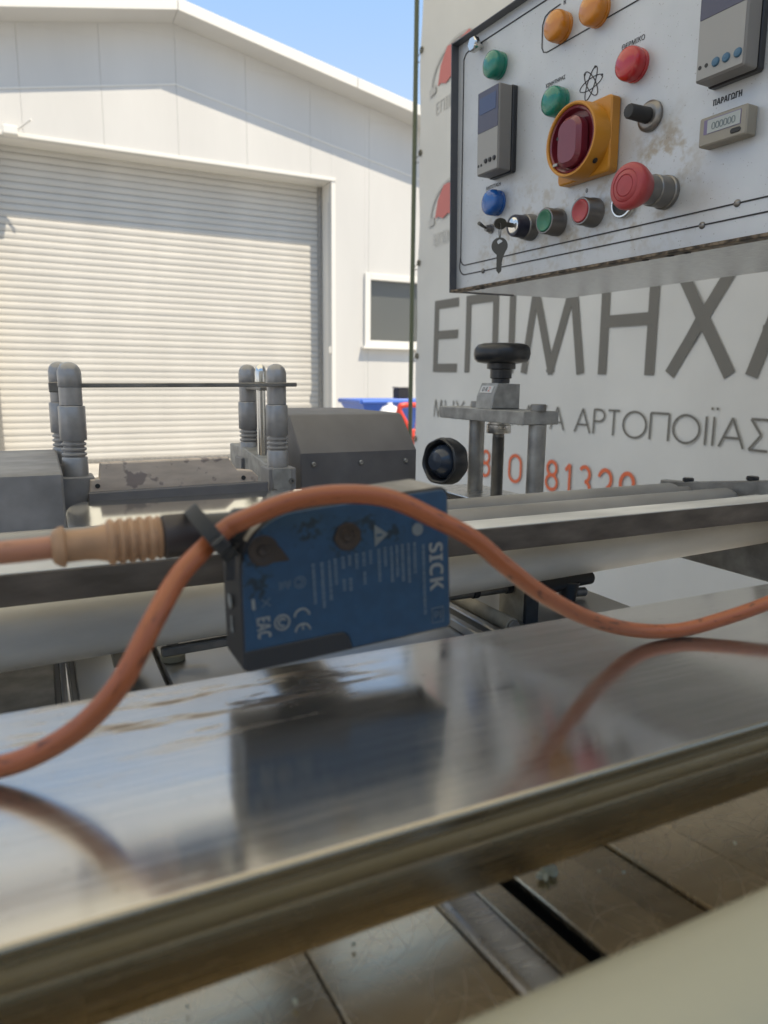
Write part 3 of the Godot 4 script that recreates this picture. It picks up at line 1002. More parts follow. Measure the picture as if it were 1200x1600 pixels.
	for z in [-0.739, -0.6205]:
		var po := MB.new()
		po.cyl(at(0.485, 0.955, z), 0.0096, 0.1515, 0.0005, 28)
		part("post", po, M.steel_dull, base)
		var bh := MB.new()
		bh.lathe(at(0.485, 1.1207, z), [Vector2(0, 0), Vector2(0.0085, 0), Vector2(0.0085, 0.0065), Vector2(0.0078, 0.0075), Vector2(0.0045, 0.0075), Vector2(0.004, 0.0045), Vector2(0, 0.0045)], 20)
		part("bolt_head", bh, M.steel_dark, base)
	var xb := MB.new()
	xb.box(at(0.485, 1.1136, -0.7025), Vector3(0.047, 0.0142, 0.176), 0.0008)
	part("cross_bar", xb, M.aluminium_grey, base)
	var scw := MB.new()
	var thr := [Vector2(0, 0), Vector2(0.0068, 0)]
	var yy := 0.0
	while yy < 0.128:
		thr.append(Vector2(0.0074, yy + 0.0005)); thr.append(Vector2(0.0066, yy + 0.00125)); yy += 0.0015
	thr.append(Vector2(0.0068, 0.128)); thr.append(Vector2(0.0068, 0.145)); thr.append(Vector2(0, 0.145))
	scw.lathe(at(0.485, 0.96, -0.6925), thr, 24)
	part("screw", scw, M.steel_dark, base)
	var co := MB.new()
	co.lathe(at(0.485, 1.0925, -0.6925), [Vector2(0, 0), Vector2(0.0138, 0), Vector2(0.0143, 0.001), Vector2(0.0143, 0.0095), Vector2(0.0125, 0.0105), Vector2(0.0125, 0.0138), Vector2(0, 0.0138)], 30)
	part("collar", co, M.steel, base)
	# counter: sloping face with a small window towards the left
	var ct := MB.new()
	var cp := PackedVector2Array([Vector2(-0.022, 0), Vector2(0.017, 0), Vector2(0.017, 0.028), Vector2(-0.014, 0.029), Vector2(-0.0205, 0.014)])
	ct.prism(Transform3D(Basis(Vector3(1, 0, 0), Vector3(0, 1, 0), Vector3(0, 0, 1)), Vector3(0.485, 1.1212, -0.711)), cp, 0.034, 0.001)
	var cnt := part("position_counter", ct, M.aluminium_grey, base)
	var cw := MB.new()
	var cn := Vector3(-0.917, 0.399, 0)
	var cwT := Transform3D(Basis(Vector3(0, 0, 1), Vector3(0.399, 0.917, 0), cn), Vector3(0.4678, 1.1427, -0.694) + cn * 0.0004)
	cw.box(cwT, Vector3(0.024, 0.009, 0.0012), 0.0003)
	part("counter_window", cw, mat("counter_print", lin(0.55, 0.53, 0.5), 0.25), cnt)
	for k in 3:
		text("counter_digit", ["0", "4", "2"][k], 0.0055, M.black_plastic if k < 2 else M.print_orange, cnt, cwT * at(-0.006 + k * 0.006, 0, 0.0009), false, 0.0001)
	var ng := MB.new()
	ng.lathe(at(0.485, 1.150, -0.6925), [Vector2(0, 0), Vector2(0.0105, 0), Vector2(0.0105, 0.005), Vector2(0.0125, 0.006), Vector2(0.0125, 0.0155), Vector2(0.0165, 0.0165), Vector2(0.0165, 0.024), Vector2(0, 0.024)], 28)
	part("wheel_hub", ng, M.black_plastic, base)
	var hw := MB.new()
	hw.lathe(at(0.485, 1.1725, -0.6925), [Vector2(0, 0), Vector2(0.022, 0), Vector2(0.030, 0.0015), Vector2(0.0338, 0.005), Vector2(0.035, 0.0105), Vector2(0.0342, 0.0165), Vector2(0.031, 0.0205), Vector2(0.024, 0.0222), Vector2(0, 0.0225)], 84, 6, 0.16)
	part("hand_wheel", hw, M.black_plastic, base)
	# --- big lobed knob behind, its hollow side towards the left
	var kd := Vector3(-0.955, 0.08, 0.28).normalized()
	var kT := along(Vector3(0.4250, 1.0610, -0.694), kd)
	var kn := MB.new()
	kn.lathe(kT, [Vector2(0, 0), Vector2(0.019, 0), Vector2(0.0255, 0.003), Vector2(0.0270, 0.009), Vector2(0.0270, 0.022), Vector2(0.0262, 0.0248), Vector2(0.0246, 0.0258), Vector2(0.0230, 0.0250), Vector2(0.0218, 0.0225), Vector2(0.0205, 0.010), Vector2(0.019, 0.008)], 84, 7, 0.045)
	var knob := part("lobed_knob", kn, M.black_plastic, o)
	var kh := MB.new()
	kh.lathe(kT, [Vector2(0.0208, 0.006), Vector2(0.0205, 0.014), Vector2(0.0175, 0.0225), Vector2(0.0120, 0.0285), Vector2(0.0100, 0.0310), Vector2(0, 0.0318)], 36)
	var kd_mat := mat("knob_hub_gloss", lin(0.03, 0.04, 0.06), 0.18)
	part("knob_hub", kh, kd_mat, knob)
	var kshaft := MB.new()
	kshaft.cyl(along(Vector3(0.4250, 1.0610, -0.694), -kd), 0.012, 0.006, 0.001)
	part("knob_shaft", kshaft, M.black_plastic, knob)
	# --- lower deck: floor sheet, folded strips, block, rod, lever
	var cab := MB.new()
	cab.box(at(0.009, 0.47, -0.62), Vector3(0.918, 0.94, 0.86), 0.004)
	cab.box(at(0.55, 0.985, -0.565), Vector3(0.20, 0.020, 0.030), 0.002)
	part("cabinet", cab, M.steel_dull, o)
	var dk := MB.new()
	dk.box(at(0.10, 0.9475, -0.555), Vector3(0.755, 0.004, 0.62), 0.001)
	var deck := part("deck_plate", dk, M.deck_steel, o)
	var dl := MB.new()
	dl.box(at(-0.085, 0.9535, -0.49), Vector3(0.165, 0.006, 0.14), 0.001)
	part("deck_tray", dl, M.steel_dark, deck)
	var dw := MB.new()
	dw.tube([Vector3(0.0035, 0.957, -0.56), Vector3(0.0035, 0.957, -0.40)], 0.0035, 12)
	part("folded_edge", dw, M.steel_polished, deck)
	var dp := MB.new()
	dp.box(at(0.036, 0.9535, -0.47), Vector3(0.052, 0.007, 0.17), 0.0008)
	part("deck_strip", dp, M.deck_steel, deck)
	var dp2 := MB.new()
	dp2.box(at(0.0925, 0.955, -0.47), Vector3(0.055, 0.005, 0.17), 0.0008)
	part("deck_strip", dp2, M.deck_steel, deck)
	var bk := MB.new()
	bk.prism(at(0.028, 0, -0.487), PackedVector2Array([Vector2(0, 1.0), Vector2(0.028, 1.0), Vector2(0.028, 0.972), Vector2(0.020, 0.962), Vector2(0.005, 0.962)]), 0.012, 0.001)
	part("roller_bracket", bk, M.bare_block, o)
	var wn := MB.new()
	wn.lathe(at(0.0726, 0.958, -0.4857), [Vector2(0, 0), Vector2(0.0085, 0), Vector2(0.0085, 0.004), Vector2(0.006, 0.006), Vector2(0, 0.006)], 24)
	var wing := part("washer", wn, M.cream_plastic, o)
	var wl := MB.new()
	wl.lathe(at(0.0726, 0.964, -0.4857), [Vector2(0, 0), Vector2(0.004, 0), Vector2(0.004, 0.006), Vector2(0, 0.006)], 6)
	wl.tube([Vector3(0.074, 0.966, -0.485), Vector3(0.088, 0.967, -0.483), Vector3(0.096, 0.968, -0.482)], 0.0016, 8)
	part("wing_nut", wl, M.steel_dark, wing)
	# right of the sensor, seen under the roller
	var blk := MB.new()
	blk.box(at(0.3652, 0.967, -0.4842), Vector3(0.0128, 0.036, 0.036), 0.001)
	part("bearing_block", blk, M.bare_block, o)
	var bld := MB.new()
	bld.box(at(0.3652, 0.9670, -0.4640), Vector3(0.0135, 0.038, 0.004), 0.0006)  # black sheet painted as the shaded side of the bearing block
	part("block_shade_sheet", bld, M.black_matt, o)
	var rod := MB.new()
	rod.cyl(along(Vector3(0.20, 0.9765, -0.4842), Vector3(1, 0, 0)), 0.0046, 0.159, 0.0005, 20)
	part("cross_rod", rod, M.steel_dark, o)
	var rr := MB.new()
	rr.cyl(along(Vector3(0.318, 0.9765, -0.4842), Vector3(1, 0, 0)), 0.0056, 0.006, 0.0005, 20)
	part("rod_collar", rr, M.black_matt, o)
	var rr2 := MB.new()
	rr2.cyl(along(Vector3(0.352, 0.9765, -0.4842), Vector3(1, 0, 0)), 0.0056, 0.006, 0.0005, 20)
	part("rod_collar", rr2, M.black_matt, o)
	var sb := MB.new()
	sb.cyl(along(Vector3(0.334, 0.9565, -0.447), Vector3(0, 0, -1)), 0.0062, 0.16, 0.0008, 20)
	part("guide_bar", sb, M.bare_block, o)
	var sb2 := MB.new()
	sb2.cyl(along(Vector3(0.334, 0.9565, -0.444), Vector3(0, 0, -1)), 0.0052, 0.004, 0.0005, 20)
	part("guide_bar_end", sb2, M.steel_dark, o)
	for x in [0.300, 0.316]:
		var st := MB.new()
		st.box(at(x, 0.9535, -0.49), Vector3(0.007, 0.008, 0.17), 0.001)
		part("deck_rib", st, M.deck_steel, deck)
	var lv := MB.new()
	lv.tube(catmull([Vector3(0.405, 0.9655, -0.507), Vector3(0.425, 0.9672, -0.503), Vector3(0.447, 0.969, -0.500), Vector3(0.462, 0.9705, -0.497)], 6), [0.011, 0.011, 0.0105, 0.010, 0.0095, 0.009, 0.0085, 0.008, 0.0075, 0.0072, 0.007, 0.0068, 0.0067, 0.0066, 0.0066, 0.0066, 0.0066, 0.0060, 0.004], 16)
	lv.lathe(at(0.437, 0.948, -0.502), [Vector2(0, 0), Vector2(0.0075, 0), Vector2(0.0085, 0.008), Vector2(0.011, 0.02), Vector2(0, 0.024)], 20)
	part("clamp_lever", lv, M.black_plastic, o)
	var ls := MB.new()
	ls.cyl(along(Vector3(0.446, 0.9555, -0.503), Vector3(1, 0, 0.2)), 0.0045, 0.012, 0.001, 14)
	part("lever_stud", ls, M.steel_dark, o)
	# --- sloping feed tray under the rail: separate steel strips running away from the camera
	var ang := deg_to_rad(8.0)
	var T := Transform3D(Basis.from_euler(Vector3(ang, 0, 0)), Vector3(0, 0.9782, -0.1711))
	T.basis = Basis(Vector3(1, 0, 0), Vector3(0, cos(ang), -sin(ang)), Vector3(0, sin(ang), cos(ang)))
	var strips := [[-0.30, 0.0622, 0.0], [0.0630, 0.1085, 0.0], [0.1235, 0.1332, 0.0015], [0.1403, 0.1655, 0.0012], [0.1660, 0.1845, -0.0016], [0.1850, 0.2135, 0.0004], [0.2140, 0.62, 0.0]]
	for s in strips:
		var shade: float = 1.0 if s[1] < 0.12 else [0.95, 0.82, 0.88, 0.80, 0.90][int(s[0] * 1000) % 5]
		var sm: StandardMaterial3D = M.tray_steel.duplicate()
		sm.albedo_color = Color(shade, shade * 0.97, shade * 0.93)
		var mb := MB.new()
		mb.box(T * at((s[0] + s[1]) / 2, s[2] - 0.0015, 0.005), Vector3(s[1] - s[0], 0.003, 0.24), 0.0005)
		part("tray_strip", mb, sm, o)
	var ridge := MB.new()
	ridge.prism(T * Transform3D(Basis(), Vector3(0.1090, -0.001, -0.115)), PackedVector2Array([Vector2(0, -0.002), Vector2(0.0140, -0.002), Vector2(0.0140, 0.0016), Vector2(0.0040, 0.0024), Vector2(0.0022, 0.0036), Vector2(0.0008, 0.0030), Vector2(0, 0.0010)]), 0.24, 0.0003)
	part("tray_ridge", ridge, M.steel, o)
	var under := MB.new()
	under.box(T * at(0.16, -0.020, 0.005), Vector3(0.92, 0.012, 0.24))
	part("tray_underside", under, M.black_matt, o)
	# pale scrap of dried dough on a strip
	var scrap := MB.new()
	var rng := RandomNumberGenerator.new(); rng.seed = 12
	for k in 9:
		var c := Vector3(0.1465 + k * 0.0008 + rng.randf_range(-0.001, 0.001), 0.0024 + rng.randf() * 0.0012, -0.0010 - k * 0.0003 + rng.randf_range(-0.0016, 0.0016))
		scrap.lathe(T * Transform3D(Basis.from_euler(Vector3(rng.randf() * 3, rng.randf() * 3, 0)), c), [Vector2(0, -0.0008), Vector2(0.0012, -0.0004), Vector2(0.0018, 0.0003), Vector2(0.0008, 0.0009), Vector2(0, 0.001)], 7)
	var so := part("dough_scrap", scrap, mat("dough", lin(0.72, 0.72, 0.55), 0.9), self)
	so.set_meta("label", "small pale scrap of dried dough on a steel strip under the rail"); so.set_meta("category", "dough")
	var cr := MB.new()
	for k in 14:
		var sz := rng.randf_range(0.0005, 0.0011)
		var cx := rng.randf_range(0.02, 0.24)
		cr.lathe(T * Transform3D(Basis.from_euler(Vector3(rng.randf() * 3, rng.randf() * 3, 0)), Vector3(cx, 0.0016, rng.randf_range(-0.03, 0.06))), [Vector2(0, -sz * 0.6), Vector2(sz, 0), Vector2(sz * 0.6, sz * 0.6), Vector2(0, sz * 0.7)], 6)
	var crumbs := part("flour_crumbs", cr, M.dough, self)
	crumbs.set_meta("label", "scattered tiny pale crumbs on the steel strips under the front rail"); crumbs.set_meta("category", "crumbs"); crumbs.set_meta("kind", "stuff")
	# front roller, very near the lens
	var fr := MB.new()
	fr.cyl(along(Vector3(-0.25, 1.0305, -0.0690), Vector3(1, 0.0, 0)), 0.0212, 0.9, 0.001, 72)
	part("front_roller", fr, M.cream_plastic, o)

# ---------------------------------------------------------------- press unit behind
func press_unit() -> void:
	var o := thing("press_unit", "grey press unit with four dome-capped columns behind the sensor", "machine")
	for c in [[0.0268, -0.700, 1.1650, "front"], [0.0213, -0.808, 1.1675, "rear"], [0.2178, -0.700, 1.1672, "front"], [0.2174, -0.808, 1.1685, "rear"]]:
		var x: float = c[0]
		var z: float = c[1]
		var top: float = c[2]
		var post := MB.new()
		post.cyl(at(x, 1.05, z), 0.0088, top - 0.030 - 1.05, 0.0004, 28)
		var col := part("column", post, M.column_grey, o)
		var cap := MB.new()
		var pr := [Vector2(0.0094, -0.022), Vector2(0.0101, -0.021), Vector2(0.0101, -0.010)]
		for k in 7:
			var a := PI / 2 * k / 6.0
			pr.append(Vector2(0.0100 * cos(a), -0.0098 + 0.0098 * sin(a)))
		pr.push_front(Vector2(0, -0.022))
		cap.lathe(at(x, top, z), pr, 28)
		part("dome_cap", cap, M.column_grey, col)
		var up := MB.new()
		up.cyl(at(x, 1.1265, z), 0.0097, top - 0.022 - 1.1265, 0.0006, 28)
		part("upper_sleeve", up, M.column_grey, col)
		var sl := MB.new()
		sl.lathe(at(x, 1.0955, z), [Vector2(0, 0), Vector2(0.0108, 0), Vector2(0.0115, 0.001), Vector2(0.0115, 0.0300), Vector2(0.0108, 0.031), Vector2(0, 0.031)], 10)
		part("hex_sleeve", sl, M.column_grey, col)
		for k in 3:
			var rg := MB.new()
			rg.cyl(at(x, 1.0818 + k * 0.0046, z), 0.0106, 0.0026, 0.0006, 28)
			part("ring", rg, M.column_grey, col)
		var lw := MB.new()
		lw.lathe(at(x, 1.0635, z), [Vector2(0, 0), Vector2(0.0110, 0), Vector2(0.0110, 0.016), Vector2(0.0104, 0.017), Vector2(0, 0.017)], 12)
		part("lower_sleeve", lw, M.column_grey, col)
		var bl := MB.new()
		bl.box(at(x + 0.0005, 1.0065, z), Vector3(0.0285, 0.114, 0.030), 0.001)
		part("base_block", bl, M.paint_pale_grey, col)
	# slim rod between the right-hand columns
	var rod := MB.new()
	rod.lathe(at(0.2174, 1.0, -0.755), [Vector2(0, 0), Vector2(0.0048, 0), Vector2(0.0048, 0.148), Vector2(0.0062, 0.149), Vector2(0.0062, 0.160), Vector2(0.0050, 0.1645), Vector2(0.0028, 0.167), Vector2(0, 0.168)], 20)
	part("slim_rod", rod, M.chrome, o)
	var rod2 := MB.new()
	rod2.lathe(at(0.0243, 1.0, -0.755), [Vector2(0, 0), Vector2(0.0048, 0), Vector2(0.0048, 0.145), Vector2(0.0062, 0.146), Vector2(0.0062, 0.157), Vector2(0.0028, 0.164), Vector2(0, 0.165)], 20)
	part("slim_rod", rod2, M.chrome, o)
	var bar := MB.new()
	bar.box(Transform3D(Basis.from_euler(Vector3(0, -0.056, 0.011)), Vector3(0.128, 1.1455, -0.6955)), Vector3(0.2145, 0.0040, 0.0070), 0.0006)
	part("tie_bar", bar, M.steel_dark, o)
	var sb := MB.new()
	sb.box(at(0.0185, 1.142, -0.780), Vector3(0.016, 0.010, 0.012), 0.0008)
	sb.box(at(0.2174, 1.142, -0.780), Vector3(0.010, 0.004, 0.08), 0.0008)
	part("side_bar", sb, M.steel_dark, o)
	# wedge-shaped web beside the right columns
	var web := MB.new()
	web.prism(Transform3D(Basis(Vector3(0, 0, -1), Vector3(0, 1, 0), Vector3(1, 0, 0)), Vector3(0.2075, 0, 0)), PackedVector2Array([Vector2(0.684, 0.95), Vector2(0.86, 0.95), Vector2(0.86, 1.075), Vector2(0.80, 1.075), Vector2(0.684, 1.0630)]), 0.0200, 0.001)
	part("base_web", web, M.aluminium_grey, o)
	# stained board standing between the columns and the strip under it
	var pl := MB.new()
	pl.prism(at(0, 0, -0.692), PackedVector2Array([Vector2(0.0467, 1.0759), Vector2(0.1623, 1.0768), Vector2(0.1705, 1.0645), Vector2(0.1859, 1.0630), Vector2(0.1915, 1.0570), Vector2(0.1915, 1.0438), Vector2(0.0360, 1.0470), Vector2(0.0375, 1.0610), Vector2(0.0450, 1.0622)]), 0.012, 0.001)
	var board := part("stained_board", pl, M.dirty_board, o)
	for hx in [[0.0432, 1.0555], [0.1765, 1.0565]]:
		var hole := MB.new()
		hole.cyl(along(Vector3(hx[0], hx[1], -0.6806), Vector3(0, 0, 1)), 0.0022, 0.0015, 0.0002, 14)
		part("screw_head", hole, M.black_matt, board)
	var gs := MB.new()
	gs.box(Transform3D(Basis.from_euler(Vector3(0, 0, 0.012)), Vector3(0.117, 1.0455, -0.6760)), Vector3(0.165, 0.0125, 0.007), 0.001)
	part("board_strip", gs, M.paint_grey, o)
	# bright steel chute with a rounded corner
	var ch := MB.new()
	var cp := PackedVector2Array([Vector2(0.235, 0.675), Vector2(0.235, 0.585), Vector2(0.0145, 0.585), Vector2(0.0135, 0.655)])
	for k in 5:
		var a := PI / 2 * (k + 1) / 5.0
		cp.append(Vector2(0.0335 - 0.020 * cos(a), 0.655 + 0.020 * sin(a)))
	ch.prism(Transform3D(Basis(Vector3(1, 0, 0), Vector3(0, 0.36, -1), Vector3(0, 1, 0.36).normalized()), Vector3(0, 0.7968, 0)), cp, 0.004, 0.0014)
	part("chute", ch, M.steel_polished, o)
	var cu := MB.new()
	cu.box(at(0.12, 0.97, -0.63), Vector3(0.20, 0.040, 0.09), 0.002)
	part("chute_support", cu, M.steel_dark, o)
	# grey hoods either side
	var Ry := Basis(Vector3(0, 0, -1), Vector3(0, 1, 0), Vector3(1, 0, 0))
	var hl := MB.new()
	hl.prism(Transform3D(Ry, Vector3(-0.45, 0, 0)), PackedVector2Array([Vector2(0.600, 1.0768), Vector2(0.596, 1.050), Vector2(0.590, 0.95), Vector2(0.80, 0.95), Vector2(0.80, 1.079), Vector2(0.603, 1.0785)]), 0.4635, 0.0015)
	part("side_hood", hl, M.paint_pale_grey, o)
	var hr := MB.new()
	hr.prism(Transform3D(Ry, Vector3(0.2600, 0, 0)), PackedVector2Array([Vector2(0.750, 0.95), Vector2(0.750, 1.0705), Vector2(0.790, 1.1105), Vector2(0.797, 1.1125), Vector2(0.98, 1.1125), Vector2(0.98, 0.95)]), 0.1470, 0.0012)
	part("side_hood", hr, M.paint_grey, o)
	for q in [Vector3(0.275, 1.058, -0.7495), Vector3(0.392, 1.058, -0.7495), Vector3(0.3335, 1.058, -0.7495)]:
		var sw := MB.new()
		sw.lathe(along(q, Vector3(0, 0, 1)), [Vector2(0, 0), Vector2(0.0030, 0), Vector2(0.0028, 0.0012), Vector2(0.0016, 0.0020), Vector2(0.0010, 0.0014), Vector2(0, 0.0014)], 16)
		part("hood_screw", sw, M.steel_dull, o)
	for q in [Vector3(0.2273, 1.050, -0.6855), Vector3(0.2090, 1.040, -0.6855), Vector3(0.0365, 1.042, -0.6850)]:
		var sw := MB.new()
		sw.lathe(along(q, Vector3(0, 0, 1)), [Vector2(0, 0), Vector2(0.0032, 0), Vector2(0.0032, 0.0026), Vector2(0.0017, 0.0026), Vector2(0.0015, 0.0012), Vector2(0, 0.0012)], 16)
		part("block_screw", sw, M.steel_dark, o)
	var body := MB.new()
	body.box(at(0.02, 0.475, -1.30), Vector3(0.9, 0.93, 0.45), 0.004)
	part("base_cabinet", body, M.paint_grey, o)
	var bridge := MB.new()
	bridge.box(at(0.10, 0.945, -0.95), Vector3(0.66, 0.03, 0.4), 0.004)
	part("bed", bridge, M.steel_dark, o)

# ---------------------------------------------------------------- control panel
func panel_texture() -> void:
	var w := 1120
	var h := 600
	var a := Image.create(w, h, false, Image.FORMAT_RGB8)
	var n1 := noise(51, 0.012, 5)
	var n2 := noise(52, 0.06, 3)
	var n3 := noise(53, 0.21, 2)
	for y in h:
		for x in w:
			var u := 560.0 * x / w
			var v := 300.0 * (1.0 - float(y) / h)
			var c := Color(0.765, 0.775, 0.785)
			c = c * (0.975 + 0.03 * n1.get_noise_2d(x * 0.7, y * 0.7))
			# grease round the lower controls
			var low := exp(-pow((v - 55.0) / 45.0, 2)) * (1.0 - smoothstep(330.0, 420.0, u)) * smoothstep(40.0, 110.0, u)
			var sm := exp(-pow((u - 350.0) / 30.0, 2) - pow((v - 95.0) / 26.0, 2))
			var st := clampf(n1.get_noise_2d(x * 1.1 + 40, y * 1.1) * 1.6 + n2.get_noise_2d(x, y) * 0.7 + 0.1, 0, 1)
			c = c.lerp(Color(0.62, 0.575, 0.51), clampf(st * (low * 0.75 + sm * 0.8), 0, 0.85))
			var fleck := n3.get_noise_2d(x, y) * 0.75 + n2.get_noise_2d(x + 500, y) * 0.35
			if fleck > 0.60 - 0.10 * low:
				c = c.lerp(Color(0.30, 0.26, 0.22), clampf((fleck - 0.56) * 5.0, 0, 0.6))
			a.set_pixel(x, y, c)
	var m := mat("panel_face", Color.WHITE, 0.45, 0.35)
	m.albedo_texture = ImageTexture.create_from_image(a)

func pilot(parent: Node, u: float, v: float, m: Material) -> void:
	var y := Transform3D(Basis(Vector3(1, 0, 0), Vector3(0, 0, 1), Vector3(0, -1, 0)), Vector3(u, v, 0))
	var b := MB.new()
	b.lathe(y, [Vector2(0, 0), Vector2(0.0148, 0), Vector2(0.0148, 0.003), Vector2(0.0138, 0.0035), Vector2(0.0138, 0.006)], 40)
	var base := part("pilot_light", b, M.black_plastic if m == M.lens_none else m, parent)
	var l := MB.new()
	l.lathe(y, [Vector2(0.0138, 0.006), Vector2(0.0150, 0.0065), Vector2(0.0151, 0.0085), Vector2(0.0147, 0.0125), Vector2(0.0136, 0.0150), Vector2(0.011, 0.0166), Vector2(0.006, 0.0177), Vector2(0, 0.018)], 40)
	part("lens", l, m, base)

func push_button(parent: Node, u: float, v: float, m: Material) -> void:
	var y := Transform3D(Basis(Vector3(1, 0, 0), Vector3(0, 0, 1), Vector3(0, -1, 0)), Vector3(u, v, 0))
	var b := MB.new()
	b.lathe(y, [Vector2(0, 0), Vector2(0.0145, 0), Vector2(0.0145, 0.006), Vector2(0.0137, 0.007), Vector2(0.0137, 0.0195), Vector2(0.0130, 0.0205), Vector2(0.0117, 0.0205), Vector2(0.0117, 0.015)], 40)
	var base := part("push_button", b, M.bezel, parent)
	var c := MB.new()
	c.lathe(y, [Vector2(0.0115, 0.015), Vector2(0.0115, 0.0205), Vector2(0.0105, 0.0217), Vector2(0.0085, 0.0215), Vector2(0.0075, 0.0207), Vector2(0, 0.0202)], 40)
	part("button_cap", c, m, base)

func controller(parent: Node, u0: float, v0: float, u1: float, v1: float, hz: float, split: float, kind: int) -> void:
	var bz := MB.new()
	bz.prism(at(0, 0, 0), rounded_rect(u0 - 0.001, v0 - 0.001, u1 + 0.001, v1 + 0.001, 0.003), 0.007, 0.0008)
	var base := part("temperature_controller", bz, M.black_plastic, parent)
	var bd := MB.new()
	bd.prism(at(0, 0, 0.007), rounded_rect(u0, v0, u1, v1, 0.002), hz - 0.007, 0.0014)
	part("housing", bd, M.ctrl_grey, base)
	var lo := MB.new()
	lo.prism(at(0, 0, hz), rounded_rect(u0 + 0.0015, v0 + 0.0015, u1 - 0.0015, split, 0.0008), 0.0005)
	part("keypad", lo, M.ctrl_face, base)
	var up := MB.new()
	up.prism(at(0, 0, hz), rounded_rect(u0 + 0.0015, split + 0.0004, u1 - 0.0015, v1 - 0.0015, 0.0008), 0.0006)
	part("display_field", up, M.ctrl_violet, base)
	var sc := MB.new()
	sc.prism(at(0, 0, hz + 0.0006), rounded_rect(u0 + 0.005, v1 - 0.026, u1 - 0.005, v1 - 0.008, 0.0008), 0.0004)
	part("display", sc, M.ctrl_screen, base)
	var y := Basis(Vector3(1, 0, 0), Vector3(0, 0, 1), Vector3(0, -1, 0))
	for k in 3:
		var b := MB.new()
		var bx: float = lerpf(u0, u1, [0.43, 0.64, 0.87][k]) if kind == 1 else lerpf(u0, u1, [0.45, 0.64, 0.84][k])
		var r := 0.0036 if kind == 1 else 0.0028
		b.lathe(Transform3D(y, Vector3(bx, v0 + (0.0105 if kind == 1 else 0.0135), hz)), [Vector2(0, 0), Vector2(r, 0), Vector2(r, 0.001), Vector2(r * 0.8, 0.002), Vector2(0, 0.0024)], 20)
		part("key", b, M.ctrl_key if kind == 1 else M.black_plastic, base)
	for k in 2:
		var d := MB.new()
		var bx: float = lerpf(u0, u1, [0.10, 0.235][k])
		d.lathe(Transform3D(y, Vector3(bx, v0 + 0.0108, hz + 0.0004)), [Vector2(0, 0), Vector2(0.0016, 0), Vector2(0.0016, 0.0004), Vector2(0.0010, 0.0005), Vector2(0, 0.0003)], 16)
		part("indicator", d, M.black_matt, base)

